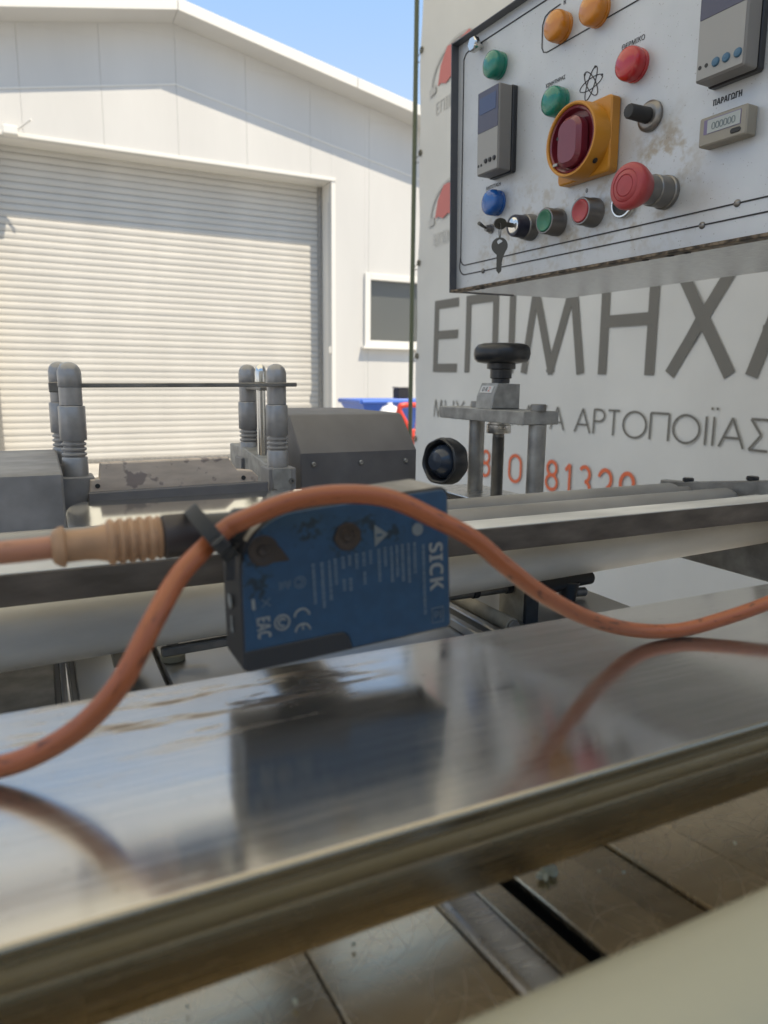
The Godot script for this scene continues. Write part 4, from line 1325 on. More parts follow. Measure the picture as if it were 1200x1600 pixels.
func control_panel() -> void:
	panel_texture()
	mat("lens_none", Color.BLACK)
	var lens := func(n: String, c: Color) -> StandardMaterial3D:
		var m := mat(n, c, 0.18)
		m.clearcoat_enabled = true; m.clearcoat = 0.4; m.clearcoat_roughness = 0.1
		return m
	lens.call("lens_green", lin(0.004, 0.18, 0.125))
	lens.call("lens_red", lin(0.42, 0.016, 0.020))
	lens.call("lens_amber", lin(0.52, 0.185, 0.010))
	lens.call("lens_blue", lin(0.012, 0.10, 0.36))
	mat("cap_red", lin(0.34, 0.040, 0.045), 0.4)
	mat("cap_green", lin(0.03, 0.16, 0.09), 0.4)
	mat("bezel", lin(0.22, 0.21, 0.20), 0.35, 0.8)
	mat("switch_yellow", lin(0.50, 0.215, 0.018), 0.38)
	var sm := mat("switch_maroon", lin(0.16, 0.014, 0.026), 0.22)
	sm.clearcoat_enabled = true; sm.clearcoat = 0.5
	mat("ctrl_grey", lin(0.19, 0.185, 0.18), 0.5)
	mat("ctrl_face", lin(0.30, 0.295, 0.285), 0.5)
	mat("ctrl_violet", lin(0.085, 0.08, 0.11), 0.25)
	mat("ctrl_screen", lin(0.07, 0.085, 0.16), 0.12)
	mat("ctrl_key", lin(0.045, 0.12, 0.20), 0.4)
	mat("counter_case", lin(0.26, 0.24, 0.20), 0.5)
	mat("lcd", lin(0.36, 0.38, 0.36), 0.2)
	mat("lcd_edge", lin(0.16, 0.13, 0.22), 0.3)
	mat("lcd_segment", lin(0.12, 0.15, 0.16), 0.4)
	mat("ink", lin(0.03, 0.03, 0.035), 0.6)
	mat("key_brass", lin(0.10, 0.095, 0.085), 0.4, 0.6)
	var U := Vector3(0.0732, 0, 0.9973)
	var V := Vector3(-0.0209, 0.9998, 0.0015)
	var N := U.cross(V).normalized()
	V = N.cross(U).normalized()
	var T := Transform3D(Basis(U.normalized(), V, N), Vector3(0.52, 1.2743, -0.8756))
	var o := thing("control_panel", "stained aluminium control box with coloured buttons in front of the banner", "control panel", T)
	# face plate, its uv over 0.56 x 0.30
	var fp := MB.new()
	fp.quad_uv([Vector3(0.0195, -0.001, 0), Vector3(0.56, -0.001, 0), Vector3(0.56, 0.2975, 0), Vector3(0.0195, 0.2975, 0)], Vector3(0, 0, 1), [Vector2(0.0195 / 0.56, 1), Vector2(1, 1), Vector2(1, 0), Vector2(0.0195 / 0.56, 0)])
	part("face_plate", fp, M.panel_face, o)
	var bx := MB.new()
	bx.box(at(0.289, 0.148, -0.1005), Vector3(0.541, 0.302, 0.199), 0.002)
	var boxm := mat("box_steel", lin(0.50, 0.49, 0.475), 0.17, 1.0)
	boxm.albedo_texture = grey(72, 512, 0.02, 0.86, 1.0, 5, 1, 1.6); boxm.uv1_triplanar = true; boxm.uv1_scale = Vector3(7, 12, 12)
	part("box", bx, boxm, o)
	# raised rim round the face
	mat("rim_grey", lin(0.11, 0.115, 0.13), 0.4, 0.3)
	var rl := MB.new()
	rl.box(at(0.0188, 0.148, -0.045), Vector3(0.0016, 0.3045, 0.112), 0.0004)
	part("rim_left", rl, M.rim_grey, o)
	var rt := MB.new()
	rt.box(at(0.290, 0.2984, -0.045), Vector3(0.5405, 0.0016, 0.1116), 0.0004)
	part("rim_top", rt, M.rim_grey, o)
	var rb := MB.new()
	rb.box(at(0.290, -0.0030, 0.0045), Vector3(0.5405, 0.0034, 0.0140), 0.0006)
	var rbm := mat("rim_rusty", lin(0.20, 0.15, 0.10), 0.6, 0.3)
	rbm.albedo_texture = grey(71, 256, 0.02, 0.4, 1.0, 5, 1, 2.0); rbm.uv1_triplanar = true; rbm.uv1_scale = Vector3.ONE * 14.0
	part("rim_bottom", rb, rbm, o)
	# screw holes and slots under the box
	for k in [0.052, 0.062, 0.318, 0.347, 0.365]:
		var sl := MB.new()
		sl.box(at(k + 0.02, -0.0036, 0.004), Vector3(0.006, 0.0045, 0.004), 0.0004)
		part("vent_slot", sl, M.black_matt, o)
	# printed lines: two nested frames with a rounded corner, a bracket round the amber lamps
	var ln := MB.new()
	var frame := func(v: float, u: float, top: float, r: float) -> void:
		var p := [Vector3(0.56, v, 0.0004), Vector3(u + r, v, 0.0004)]
		for k in 6:
			var a := -PI / 2 - PI / 2 * (k + 1) / 6.0
			p.append(Vector3(u + r + r * cos(a), v + r + r * sin(a), 0.0004))
		p.append(Vector3(u + 0.002, top, 0.0004))
		ln.tube(p, 0.00075, 6)
	frame.call(0.0292, 0.0292, 0.278, 0.010)
	frame.call(0.0172, 0.0270, 0.040, 0.012)
	ln.tube([Vector3(0.0312, 0.278, 0.0004), Vector3(0.036, 0.2835, 0.0004), Vector3(0.045, 0.2852, 0.0004), Vector3(0.56, 0.2848, 0.0004)], 0.00075, 6)
	ln.tube([Vector3(0.56, 0.2350, 0.0004), Vector3(0.185, 0.2325, 0.0004), Vector3(0.179, 0.2345, 0.0004), Vector3(0.1762, 0.2395, 0.0004), Vector3(0.1762, 0.262, 0.0004), Vector3(0.180, 0.2690, 0.0004), Vector3(0.187, 0.2715, 0.0004), Vector3(0.203, 0.2722, 0.0004)], 0.0006, 6)
	ln.tube([Vector3(0.216, 0.2722, 0.0004), Vector3(0.56, 0.2735, 0.0004)], 0.0006, 6)
	part("printed_line", ln, M.ink, o)
	for q in [["R", 0.2095, 0.272, 0.0055, false], ["ΘΕΡΜΙΚΟ", 0.3050, 0.1985, 0.0048, false], ["ΠΑΡΑΓΩΓΗ", 0.4115, 0.1168, 0.0046, true], ["ΚΙΝΗΤΗΡΑΣ", 0.1995, 0.1985, 0.0042, false], ["ΑΝΤΙΣΤΑΣΗ", 0.0955, 0.1148, 0.0042, false], ["0", 0.2527, 0.0765, 0.0042, false]]:
		var lt := text("printed_label", q[0], q[3], M.ink, o, at(q[1], q[2], 0.0003), q[4], 0.0002)
		if q[0] == "ΠΑΡΑΓΩΓΗ": lt.scale *= Vector3(0.88, 1.12, 1)
	# atom sign: three crossed ellipses
	var at_ := MB.new()
	for k in 3:
		var e := []
		for i in 40:
			var a := TAU * i / 40
			var p := Vector2(0.0155 * cos(a), 0.0052 * sin(a)).rotated(deg_to_rad([8.0, 66.0, 124.0][k]))
			e.append(Vector3(0.2522 + p.x, 0.1795 + p.y, 0.0003 + k * 0.0001))
		at_.tube(e, 0.00042, 5, true)
		var d := Vector2(0.0148, 0.0014).rotated(deg_to_rad([8.0, 66.0, 124.0][k]))
		at_.lathe(Transform3D(Basis(Vector3(1, 0, 0), Vector3(0, 0, 1), Vector3(0, -1, 0)), Vector3(0.2522 + d.x, 0.1795 + d.y, 0)), [Vector2(0, 0), Vector2(0.0013, 0), Vector2(0.0012, 0.0006), Vector2(0, 0.0007)], 10)
	part("atom_sign", at_, M.ink, o)
	# pilot lights
	pilot(o, 0.1027, 0.2465, M.lens_green); pilot(o, 0.2075, 0.1748, M.lens_green)
	pilot(o, 0.2080, 0.2475, M.lens_amber); pilot(o, 0.2593, 0.2430, M.lens_amber)
	pilot(o, 0.3108, 0.1760, M.lens_red)
	pilot(o, 0.1050, 0.0930, M.lens_blue)
	# buttons
	push_button(o, 0.2110, 0.0520, M.cap_green); push_button(o, 0.2647, 0.0520, M.cap_red)
	# controllers and the pulse counter
	controller(o, 0.096, 0.122, 0.1365, 0.2145, 0.0265, 0.1685, 0)
	controller(o, 0.3970, 0.1278, 0.4420, 0.2235, 0.025, 0.1745, 1)
	var cc := MB.new()
	cc.prism(at(0, 0, 0), rounded_rect(0.3960, 0.0790, 0.4408, 0.1023, 0.0018), 0.014, 0.0012)
	var pc := part("hour_counter", cc, M.counter_case, o)
	var le := MB.new()
	le.prism(at(0, 0, 0.0138), rounded_rect(0.4010, 0.0880, 0.4355, 0.0995, 0.0004), 0.0005)
	part("display_edge", le, M.lcd_edge, pc)
	var lc := MB.new()
	lc.prism(at(0, 0, 0.0143), rounded_rect(0.4045, 0.0884, 0.4350, 0.0988, 0.0004), 0.0003)
	part("display", lc, M.lcd, pc)
	for k in 6:
		text("display_digit", "0", 0.0056, M.lcd_segment, pc, at(0.4105 + k * 0.0037, 0.0932, 0.0148), false, 0.0001)
	var cb := MB.new()
	cb.prism(at(0, 0, 0.0138), rounded_rect(0.4265, 0.0822, 0.4360, 0.0862, 0.0019), 0.0010, 0.0004)
	part("reset_key", cb, M.black_matt, pc)
	# rotary knob
	var Y := Basis(Vector3(1, 0, 0), Vector3(0, 0, 1), Vector3(0, -1, 0))
	var kb := MB.new()
	kb.lathe(Transform3D(Y, Vector3(0.3315, 0.1255, 0)), [Vector2(0, 0), Vector2(0.0137, 0), Vector2(0.0137, 0.003), Vector2(0.0115, 0.0055), Vector2(0.0095, 0.006), Vector2(0, 0.006)], 32)
	var kn := part("rotary_knob", kb, M.bezel, o)
	var kc := MB.new()
	kc.lathe(Transform3D(Y, Vector3(0.3315, 0.1255, 0)), [Vector2(0, 0.006), Vector2(0.0072, 0.006), Vector2(0.0066, 0.0295), Vector2(0.0056, 0.031), Vector2(0, 0.0312)], 28, 14, 0.05)
	part("knob_cap", kc, M.black_matt, kn)
	# main switch: yellow square plate, round collar, maroon grip in a dish
	var ms := MB.new()
	ms.prism(at(0, 0, 0), rounded_rect(0.2215, 0.0850, 0.2940, 0.1560, 0.005), 0.013, 0.0014)
	var sw := part("main_switch", ms, M.switch_yellow, o)
	var col := MB.new()
	col.lathe(Transform3D(Y, Vector3(0.2577, 0.1205, 0)), [Vector2(0.0362, 0.0125), Vector2(0.0352, 0.030), Vector2(0.0345, 0.0318), Vector2(0.0330, 0.0320), Vector2(0.0318, 0.0310), Vector2(0.0315, 0.024)], 64)
	part("collar", col, M.switch_yellow, sw)
	var dish := MB.new()
	dish.lathe(Transform3D(Y, Vector3(0.2577, 0.1205, 0)), [Vector2(0.0315, 0.0295), Vector2(0.0300, 0.0305), Vector2(0.0286, 0.0295), Vector2(0.0270, 0.0230), Vector2(0.024, 0.0215), Vector2(0, 0.0215)], 64)
	part("dish", dish, M.switch_maroon, sw)
	var grip := MB.new()
	grip.prism(at(0.2577, 0.1205, 0.0212), rounded_rect(-0.0150, -0.0265, 0.0180, 0.0205, 0.0140, 9), 0.0165, 0.004)
	part("grip", grip, M.switch_maroon, sw)
	var mk := MB.new()
	mk.box(at(0.2370, 0.1010, 0.0312), Vector3(0.0065, 0.0026, 0.001), 0.0002)
	part("pointer_mark", mk, M.lcd, sw)
	var sh := MB.new()
	sh.cyl(along(Vector3(0.2835, 0.0958, 0.022), Vector3(0.72, -0.69, 0)), 0.0028, 0.0014, 0.0004, 16)
	var gh := MB.new()
	gh.cyl(along(Vector3(0.2462, 0.1230, 0.0372), Vector3(0, 0, 1)), 0.0016, 0.0008, 0.0002, 14)
	part("grip_hole", gh, M.black_matt, sw)
	part("padlock_hole", sh, M.black_matt, sw)
	# emergency stop: mushroom head on a ribbed body
	var eb := MB.new()
	eb.lathe(Transform3D(Y, Vector3(0.3545, 0.0530, 0)), [Vector2(0, 0), Vector2(0.0150, 0), Vector2(0.0150, 0.004), Vector2(0.0138, 0.005), Vector2(0.0138, 0.020), Vector2(0.0128, 0.021), Vector2(0.0128, 0.034), Vector2(0, 0.034)], 40)
	var es := part("emergency_stop", eb, M.bezel, o)
	var eh := MB.new()
	eh.lathe(Transform3D(Y, Vector3(0.3545, 0.0530, 0)), [Vector2(0.0125, 0.032), Vector2(0.0150, 0.035), Vector2(0.0190, 0.044), Vector2(0.0200, 0.0478), Vector2(0.0200, 0.0510), Vector2(0.0192, 0.0533), Vector2(0.0172, 0.0550), Vector2(0.0140, 0.0556), Vector2(0.0136, 0.0550), Vector2(0.0130, 0.0556), Vector2(0.0095, 0.0563), Vector2(0.0091, 0.0556), Vector2(0.0085, 0.0563), Vector2(0, 0.0568)], 56)
	part("mushroom_head", eh, M.cap_red, es)
	# empty button ring half hidden by it
	var er := MB.new()
	er.lathe(Transform3D(Y, Vector3(0.3062, 0.0530, 0)), [Vector2(0.0142, 0), Vector2(0.0142, 0.005), Vector2(0.0132, 0.0062), Vector2(0.0118, 0.0062), Vector2(0.0112, 0.003)], 40)
	var ring := part("button_ring", er, M.chrome, o)
	var ed := MB.new()
	ed.lathe(Transform3D(Y, Vector3(0.3062, 0.0530, 0)), [Vector2(0.0116, 0.003), Vector2(0.009, 0.0015), Vector2(0, 0.0012)], 40)
	part("button_insert", ed, M.black_matt, ring)
	# key switch
	var kbz := MB.new()
	kbz.lathe(Transform3D(Y, Vector3(0.1675, 0.0540, 0)), [Vector2(0, 0), Vector2(0.0145, 0), Vector2(0.0145, 0.006), Vector2(0.0135, 0.008), Vector2(0.0135, 0.012), Vector2(0.0125, 0.013), Vector2(0, 0.013)], 40)
	var ks := part("key_switch", kbz, M.bezel, o)
	var kcap := MB.new()
	kcap.lathe(Transform3D(Y, Vector3(0.1675, 0.0540, 0)), [Vector2(0.0125, 0.0125), Vector2(0.0120, 0.026), Vector2(0.0112, 0.028), Vector2(0.0088, 0.028)], 40)
	part("barrel", kcap, mat("navy_plastic", lin(0.02, 0.022, 0.04), 0.4), ks)
	var kf := MB.new()
	kf.lathe(Transform3D(Y, Vector3(0.1675, 0.0540, 0)), [Vector2(0.0088, 0.0278), Vector2(0.0075, 0.0285), Vector2(0, 0.0287)], 32)
	part("lock_face", kf, M.chrome, ks)
	# toggle switch
	var tg := MB.new()
	tg.lathe(Transform3D(Y, Vector3(0.0928, 0.0655, 0)), [Vector2(0, 0), Vector2(0.0058, 0), Vector2(0.0058, 0.002), Vector2(0.0048, 0.0022), Vector2(0.0042, 0.006), Vector2(0.0035, 0.009), Vector2(0, 0.009)], 12)
	var ts := part("toggle_switch", tg, M.bezel, o)
	var tl := MB.new()
	tl.tube([Vector3(0.0930, 0.0655, 0.008), Vector3(0.0952, 0.0668, 0.0148), Vector3(0.0982, 0.0690, 0.0235)], [0.0013, 0.0018, 0.0023], 12)
	part("lever", tl, M.key_brass, ts)
	# cover fixing at the top left, panel screws
	var hx := MB.new()
	hx.lathe(Transform3D(Y, Vector3(0.0655, 0.2815, 0)), [Vector2(0, 0), Vector2(0.0045, 0), Vector2(0.0045, 0.006), Vector2(0.0085, 0.0065), Vector2(0.0085, 0.0132), Vector2(0.0075, 0.0145), Vector2(0, 0.0145)], 6)
	part("cover_nut", hx, M.chrome, o)
	for s in [[0.4287, 0.0292], [0.3957, 0.0170], [0.0779, 0.0170]]:
		var b := MB.new()
		b.lathe(Transform3D(Y, Vector3(s[0], s[1], 0)), [Vector2(0, 0), Vector2(0.0032, 0), Vector2(0.0030, 0.0010), Vector2(0.0020, 0.0019), Vector2(0, 0.0022)], 20)
		part("panel_screw", b, M.steel_dark if s[0] < 0.1 else M.bezel, o)
	# arm that carries the box, off to the right
	var arm := MB.new()
	arm.box(at(0.62, 0.15, -0.10), Vector3(0.13, 0.06, 0.06), 0.004)
	arm.box(at(0.70, -0.55, -0.10), Vector3(0.06, 1.45, 0.06), 0.004)
	part("support_arm", arm, M.steel_dull, o)
	# key in the lock, and the second key hanging from it on a ring
	var k1 := thing("lock_key", "dark key turned in the key switch of the control panel", "key", T * at(0.1675, 0.0540, 0.0287))
	var kk := MB.new()
	var bow := PackedVector2Array()
	for i in 18:
		var a := TAU * i / 18
		bow.append(Vector2(0.016 + 0.0085 * cos(a), 0.0062 * sin(a)))
	var KT := Transform3D(Basis(Vector3(-0.12, 0.05, 1).normalized(), Vector3(0.25, 0.97, -0.02).normalized(), Vector3(0.12, 0.05, 1).normalized().cross(Vector3(0.25, 0.97, 0)).normalized()), Vector3())
	KT.basis.z = KT.basis.x.cross(KT.basis.y).normalized(); KT.basis.y = KT.basis.z.cross(KT.basis.x)
	kk.prism(KT * at(0, 0, -0.001), bow, 0.002, 0.0004)
	kk.box(KT * at(0.004, 0, 0), Vector3(0.012, 0.0052, 0.0018), 0.0003)
	part("bow", kk, M.key_brass, k1)
	var k2 := thing("hanging_key", "dark round-bowed key dangling below the lock key", "key", T * at(0.1675, 0.0535, 0.0465) * Transform3D(Basis.from_euler(Vector3(0, 0.85, 0)), Vector3()))
	var rg := MB.new()
	var rp := []
	for i in 20:
		var a := TAU * i / 20
		rp.append(Vector3(0.0012 * sin(a), -0.0065 + 0.0078 * cos(a), 0.0035 * sin(a)))
	rg.tube(rp, 0.00055, 6, true)
	part("ring", rg, M.key_brass, k2)
	var k3 := MB.new()
	var outer := PackedVector2Array()
	for i in 20:
		var a := TAU * (i + 0.5) / 20 - PI / 2
		if i == 0 or i == 19: continue
		outer.append(Vector2(0.0092 * cos(a), -0.0232 + 0.0092 * sin(a)))
	var blade := [Vector2(-0.0032, -0.0325), Vector2(-0.0032, -0.0500), Vector2(-0.0005, -0.0535), Vector2(0.0022, -0.0510), Vector2(0.0028, -0.0480), Vector2(0.0018, -0.0460), Vector2(0.0032, -0.0435), Vector2(0.0020, -0.0410), Vector2(0.0034, -0.0385), Vector2(0.0042, -0.0345)]
	blade.reverse()
	var whole := outer.duplicate()
	blade.reverse()
	for b in blade: whole.append(b)
	# hole near the top of the bow, joined to the edge by a hairline
	var hole := PackedVector2Array()
	for i in 12: hole.append(Vector2(0.0030 * cos(TAU * i / 12), -0.0188 + 0.0030 * sin(TAU * i / 12)))
	var cutpiece := Geometry2D.clip_polygons(whole, PackedVector2Array([Vector2(-0.02, -0.0188), Vector2(0.02, -0.0188), Vector2(0.02, 0.01), Vector2(-0.02, 0.01)]))
	var toppiece := Geometry2D.intersect_polygons(whole, PackedVector2Array([Vector2(-0.02, -0.0188), Vector2(0.02, -0.0188), Vector2(0.02, 0.01), Vector2(-0.02, 0.01)]))
	for set_ in [cutpiece, toppiece]:
		for pg in set_:
			for q in Geometry2D.clip_polygons(pg, hole):
				if not Geometry2D.is_polygon_clockwise(q):
					k3.prism(at(0, 0, -0.001), q, 0.002)
	part("blade", k3, M.key_brass, k2)

# ---------------------------------------------------------------- sensor
func sensor() -> void:
	var bl := mat("sensor_blue", lin(0.018, 0.066, 0.135), 0.42)
	var im := Image.create(512, 340, false, Image.FORMAT_RGB8)
	var n1 := noise(81, 0.02, 5)
	var n2 := noise(82, 0.05, 3)
	for y in 340:
		for x in 512:
			var q := Vector2(x / 512.0 * 82.0, (1.0 - y / 340.0) * 55.0)
			var c := Color(1, 1, 1) * (0.92 + 0.08 * n1.get_noise_2d(x, y))
			var g := 0.0
			for b in [[7.0, 42.0, 7.0], [26.0, 47.0, 5.0], [48.0, 46.0, 4.0], [58.0, 41.0, 4.0], [7.0, 30.0, 5.0], [40.0, 42.0, 7.0], [69.0, 46.0, 3.0]]:
				g = maxf(g, exp(-pow(q.distance_to(Vector2(b[0], b[1])) / b[2], 2)))
			var d := clampf((n2.get_noise_2d(x, y) + n1.get_noise_2d(x * 2.0, y * 2.0) * 0.5 + g * 0.75 - 0.42) * 4.0, 0, 1) * clampf(g * 1.6, 0, 1)
			c = c.lerp(Color(0.60, 0.42, 0.32), d * 0.6)
			im.set_pixel(x, y, c)
	bl.albedo_texture = ImageTexture.create_from_image(im)
	mat("sensor_black", lin(0.022, 0.022, 0.024), 0.45)
	var dust := mat("sensor_dusty", lin(0.30, 0.275, 0.24), 0.8)
	dust.albedo_texture = M.dirt_tex; dust.uv1_triplanar = true; dust.uv1_scale = Vector3.ONE * 16.0
	mat("sensor_print", lin(0.22, 0.23, 0.225), 0.6)
	mat("sensor_print_mid", lin(0.15, 0.17, 0.175), 0.6)
	mat("sensor_print_faint", lin(0.11, 0.15, 0.19), 0.6)
	mat("sensor_screw", lin(0.060, 0.045, 0.036), 0.5, 0.5)
	var th := 0.056
	var T := Transform3D(Basis(Vector3(cos(th), sin(th), 0), Vector3(-sin(th), cos(th), 0), Vector3(0, 0, 1)), Vector3(0.0567, 1.0521, -0.2237))
	var o := thing("photoelectric_sensor", "blue and black light sensor block above the shiny front rail", "sensor", T)
	# outline of the face in millimetres
	var outl := func(inset: float) -> PackedVector2Array:
		var p := PackedVector2Array()
		var i := inset
		p.append(Vector2(0.0012 + i, i)); p.append(Vector2(0.0805 - i, i)); p.append(Vector2(0.0818 - i, 0.0013 + i))
		for k in 5:
			var a := PI / 2 * k / 4.0
			p.append(Vector2(0.0778 + (0.004 - i) * cos(a), 0.0515 + (0.004 - i) * sin(a)))
		for k in 9:
			var a := PI / 2 + PI / 2 * k / 8.0
			p.append(Vector2(0.0225 + (0.0213 - i) * cos(a), 0.0340 + (0.0205 - i) * sin(a)))
		p.append(Vector2(i, 0.0012 + i))
		return p
	var body := MB.new()
	body.prism(at(0, 0, -0.0246), outl.call(0.0), 0.0240, 0.0006)
	part("housing", body, M.sensor_black, o)
	# blue front shell, with the notch of the black foot cut out
	var notch := PackedVector2Array([Vector2(-0.01, -0.01), Vector2(0.0400, -0.01), Vector2(0.0400, 0.0008), Vector2(0.0388, 0.0055), Vector2(0.0376, 0.0070), Vector2(0.0360, 0.0076), Vector2(-0.01, 0.0076)])
	var shell := MB.new()
	for q in Geometry2D.clip_polygons(outl.call(0.0008), notch):
		shell.prism(at(0, 0, -0.0012), q, 0.0012, 0.0003)
	for i in shell.uv.size():
		var p := shell.v[i]
		shell.uv[i] = Vector2(p.x / 0.082, 1.0 - p.y / 0.055)
	part("front_shell", shell, bl, o)
	var foot := MB.new()
	for q in Geometry2D.intersect_polygons(outl.call(0.0004), notch):
		foot.prism(at(0, 0, -0.0008), q, 0.0010, 0.0003)
	part("foot", foot, M.sensor_black, o)
	# dusty top skin
	var tp := MB.new()
	var ol: PackedVector2Array = outl.call(-0.0002)
	for i in range(3, ol.size() - 3):
		var a := ol[i]
		var b := ol[i + 1]
		var nn := Vector3(b.y - a.y, a.x - b.x, 0).normalized() * -1.0
		if nn.y < 0: nn = -nn
		if i + 1 > 13: continue
		tp.quad(Vector3(a.x, a.y, -0.0238), Vector3(b.x, b.y, -0.0238), Vector3(b.x, b.y, -0.0010), Vector3(a.x, a.y, -0.0010), nn)
	part("dusty_top", tp, M.sensor_dusty, o)
	var Y := Basis(Vector3(1, 0, 0), Vector3(0, 0, 1), Vector3(0, -1, 0))
	for s in [[0.0097, 0.0419, 0.0052], [0.0402, 0.0424, 0.0050]]:
		var sc := MB.new()
		var r: float = s[2]
		sc.lathe(Transform3D(Y, Vector3(s[0], s[1], 0)), [Vector2(r, 0.0), Vector2(r, 0.0006), Vector2(r * 0.82, 0.0007), Vector2(r * 0.62, 0.0002), Vector2(r * 0.40, 0.0002), Vector2(r * 0.36, 0.0006), Vector2(r * 0.2, 0.0006), Vector2(0, 0.0002)], 32)
		part("screw", sc, M.sensor_screw, o)
	var nt := MB.new()
	nt.prism(at(0.0097, 0.0419, 0.0001), PackedVector2Array([Vector2(0.003, -0.0042), Vector2(0.0088, -0.0046), Vector2(0.0055, 0.0008)]), 0.0006)
	part("screw_recess", nt, M.sensor_screw, o)
	# print, turned a quarter to the right like the device
	var R := func(x: float, y: float, z := 0.0002) -> Transform3D:
		return Transform3D(Basis(Vector3(0, -1, 0), Vector3(1, 0, 0), Vector3(0, 0, 1)), Vector3(x, y, z))
	var sick := text("brand_lettering", "SICK", 0.0050, M.sensor_print, o, R.call(0.0754, 0.0260), true, 0.0002)
	sick.scale *= Vector3(1.28, 1.18, 1)
	var ce := MB.new()
	var arcs := func(cx: float, cy: float, r: float, a0: float, a1: float) -> Array:
		var p := []
		for v in arc(cx, cy, r, r, a0, a1, 14): p.append(Vector3(v.x, v.y, 0.0001))
		return p
	ce.tube(arcs.call(0.0216, 0.0165, 0.0027, 5, 175), 0.00038, 5)
	ce.tube(arcs.call(0.0216, 0.0110, 0.0027, 5, 175), 0.00038, 5)
	ce.tube([Vector3(0.0216, 0.0137, 0.0001), Vector3(0.0216, 0.0117, 0.0001)], 0.00038, 5)
	part("ce_mark", ce, M.sensor_print, o)
	var rc := MB.new()
	rc.tube(arcs.call(0.0144, 0.0157, 0.0026, 0, 360), 0.0004, 5)
	rc.tube(arcs.call(0.0144, 0.0157, 0.0013, 30, 300), 0.0004, 5)
	part("approval_ring", rc, M.sensor_print, o)
	var eac := text("approval_lettering", "EAC", 0.0040, M.sensor_print, o, R.call(0.0078, 0.0153), true, 0.0002)
	eac.scale *= Vector3(0.8, 1.2, 1)
	var ul := MB.new()
	ul.tube(arcs.call(0.0217, 0.0288, 0.0020, 0, 360), 0.0002, 5)
	ul.tube(arcs.call(0.0217, 0.0288, 0.0010, 200, 480), 0.0002, 5)
	for k in 5:
		ul.tube([Vector3(0.0145 + k * 0.0009, 0.0302 - 0.0004 * (k % 2), 0.0001), Vector3(0.0145 + k * 0.0009, 0.0272 + 0.0006 * (k % 3), 0.0001)], 0.0002, 5)
	ul.tube([Vector3(0.0078, 0.0252, 0.0001), Vector3(0.0108, 0.0224, 0.0001)], 0.0002, 5)
	ul.tube([Vector3(0.0078, 0.0224, 0.0001), Vector3(0.0108, 0.0252, 0.0001)], 0.0002, 5)
	part("approval_marks", ul, M.sensor_print_faint, o)
	var br := MB.new()
	br.box(at(0.0049, 0.0239, 0.0001), Vector3(0.0011, 0.0036, 0.0003))
	part("bar_mark", br, M.sensor_print, o)
	var tr := MB.new()
	tr.prism(at(0, 0, 0), PackedVector2Array([Vector2(0.0506, 0.0452), Vector2(0.0506, 0.0372), Vector2(0.0560, 0.0412)]), 0.0003)
	part("warning_triangle", tr, M.sensor_print_mid, o)
	var tr2 := MB.new()
	tr2.box(at(0.0523, 0.0412, 0.0004), Vector3(0.0022, 0.0008, 0.0002))
	part("warning_stroke", tr2, bl, o)
	var ci := MB.new()
	ci.lathe(Transform3D(Y, Vector3(0.0680, 0.0411, 0)), [Vector2(0, 0.0003), Vector2(0.0023, 0.0003), Vector2(0.0023, 0)], 24)
	part("round_mark", ci, M.sensor_print_mid, o)
	var fi := MB.new()
	var fr := [Vector3(0.0732, 0.0094, 0.0001), Vector3(0.0780, 0.0094, 0.0001), Vector3(0.0780, 0.0036, 0.0001), Vector3(0.0732, 0.0036, 0.0001)]
	fi.tube(fr, 0.00028, 5, true)
	fi.tube([Vector3(0.0744, 0.0056, 0.0001), Vector3(0.0744, 0.0080, 0.0001), Vector3(0.0768, 0.0080, 0.0001), Vector3(0.0768, 0.0050, 0.0001)], 0.0003, 5)
	fi.tube([Vector3(0.0756, 0.0080, 0.0001), Vector3(0.0756, 0.0062, 0.0001)], 0.0003, 5)
	part("square_mark", fi, M.sensor_print_faint, o)
	# columns of small print: broken lines, too small to read
	var pr := MB.new()
	var rng := RandomNumberGenerator.new(); rng.seed = 22
	for c in [[0.0268, 0.0345, 0.0200], [0.0300, 0.0345, 0.0180], [0.0328, 0.0348, 0.0205], [0.0350, 0.0350, 0.0260], [0.0380, 0.0352, 0.0310], [0.0380, 0.0270, 0.0225], [0.0405, 0.0354, 0.0315], [0.0405, 0.0270, 0.0230], [0.0432, 0.0356, 0.0300], [0.0460, 0.0357, 0.0310], [0.0460, 0.0285, 0.0240], [0.0487, 0.0360, 0.0310], [0.0520, 0.0360, 0.0235], [0.0545, 0.0362, 0.0290], [0.0570, 0.0362, 0.0225], [0.0592, 0.0363, 0.0240], [0.0615, 0.0363, 0.0225], [0.0640, 0.0363, 0.0220], [0.0665, 0.0363, 0.0250], [0.0702, 0.0350, 0.0082]]:
		var y: float = c[1]
		while y > c[2]:
			var l := rng.randf_range(0.0003, 0.0008)
			pr.box(at(c[0], y - l / 2, 0.0001), Vector3(0.0011, l, 0.0002))
			y -= l + rng.randf_range(0.00025, 0.0006)
	part("small_print", pr, M.sensor_print_faint, o)
	# marks on the end face
	var en := MB.new()
	en.lathe(Transform3D(Basis(Vector3(0, 0, 1), Vector3(-1, 0, 0), Vector3(0, -1, 0)), Vector3(0, 0.0225, -0.0125)), [Vector2(0, 0.0003), Vector2(0.0026, 0.0003), Vector2(0.0026, 0)], 20)
	en.box(at(-0.0001, 0.0145, -0.0125), Vector3(0.0004, 0.0050, 0.0012))
	en.box(at(-0.0001, 0.0120, -0.0125), Vector3(0.0004, 0.0016, 0.0030))
	en.box(at(-0.0001, 0.0320, -0.0125), Vector3(0.0004, 0.0050, 0.0009))
	part("end_marks", en, M.sensor_print, o)
	# holder: steel angle behind, standing on the rail's back edge
	var hd := MB.new()
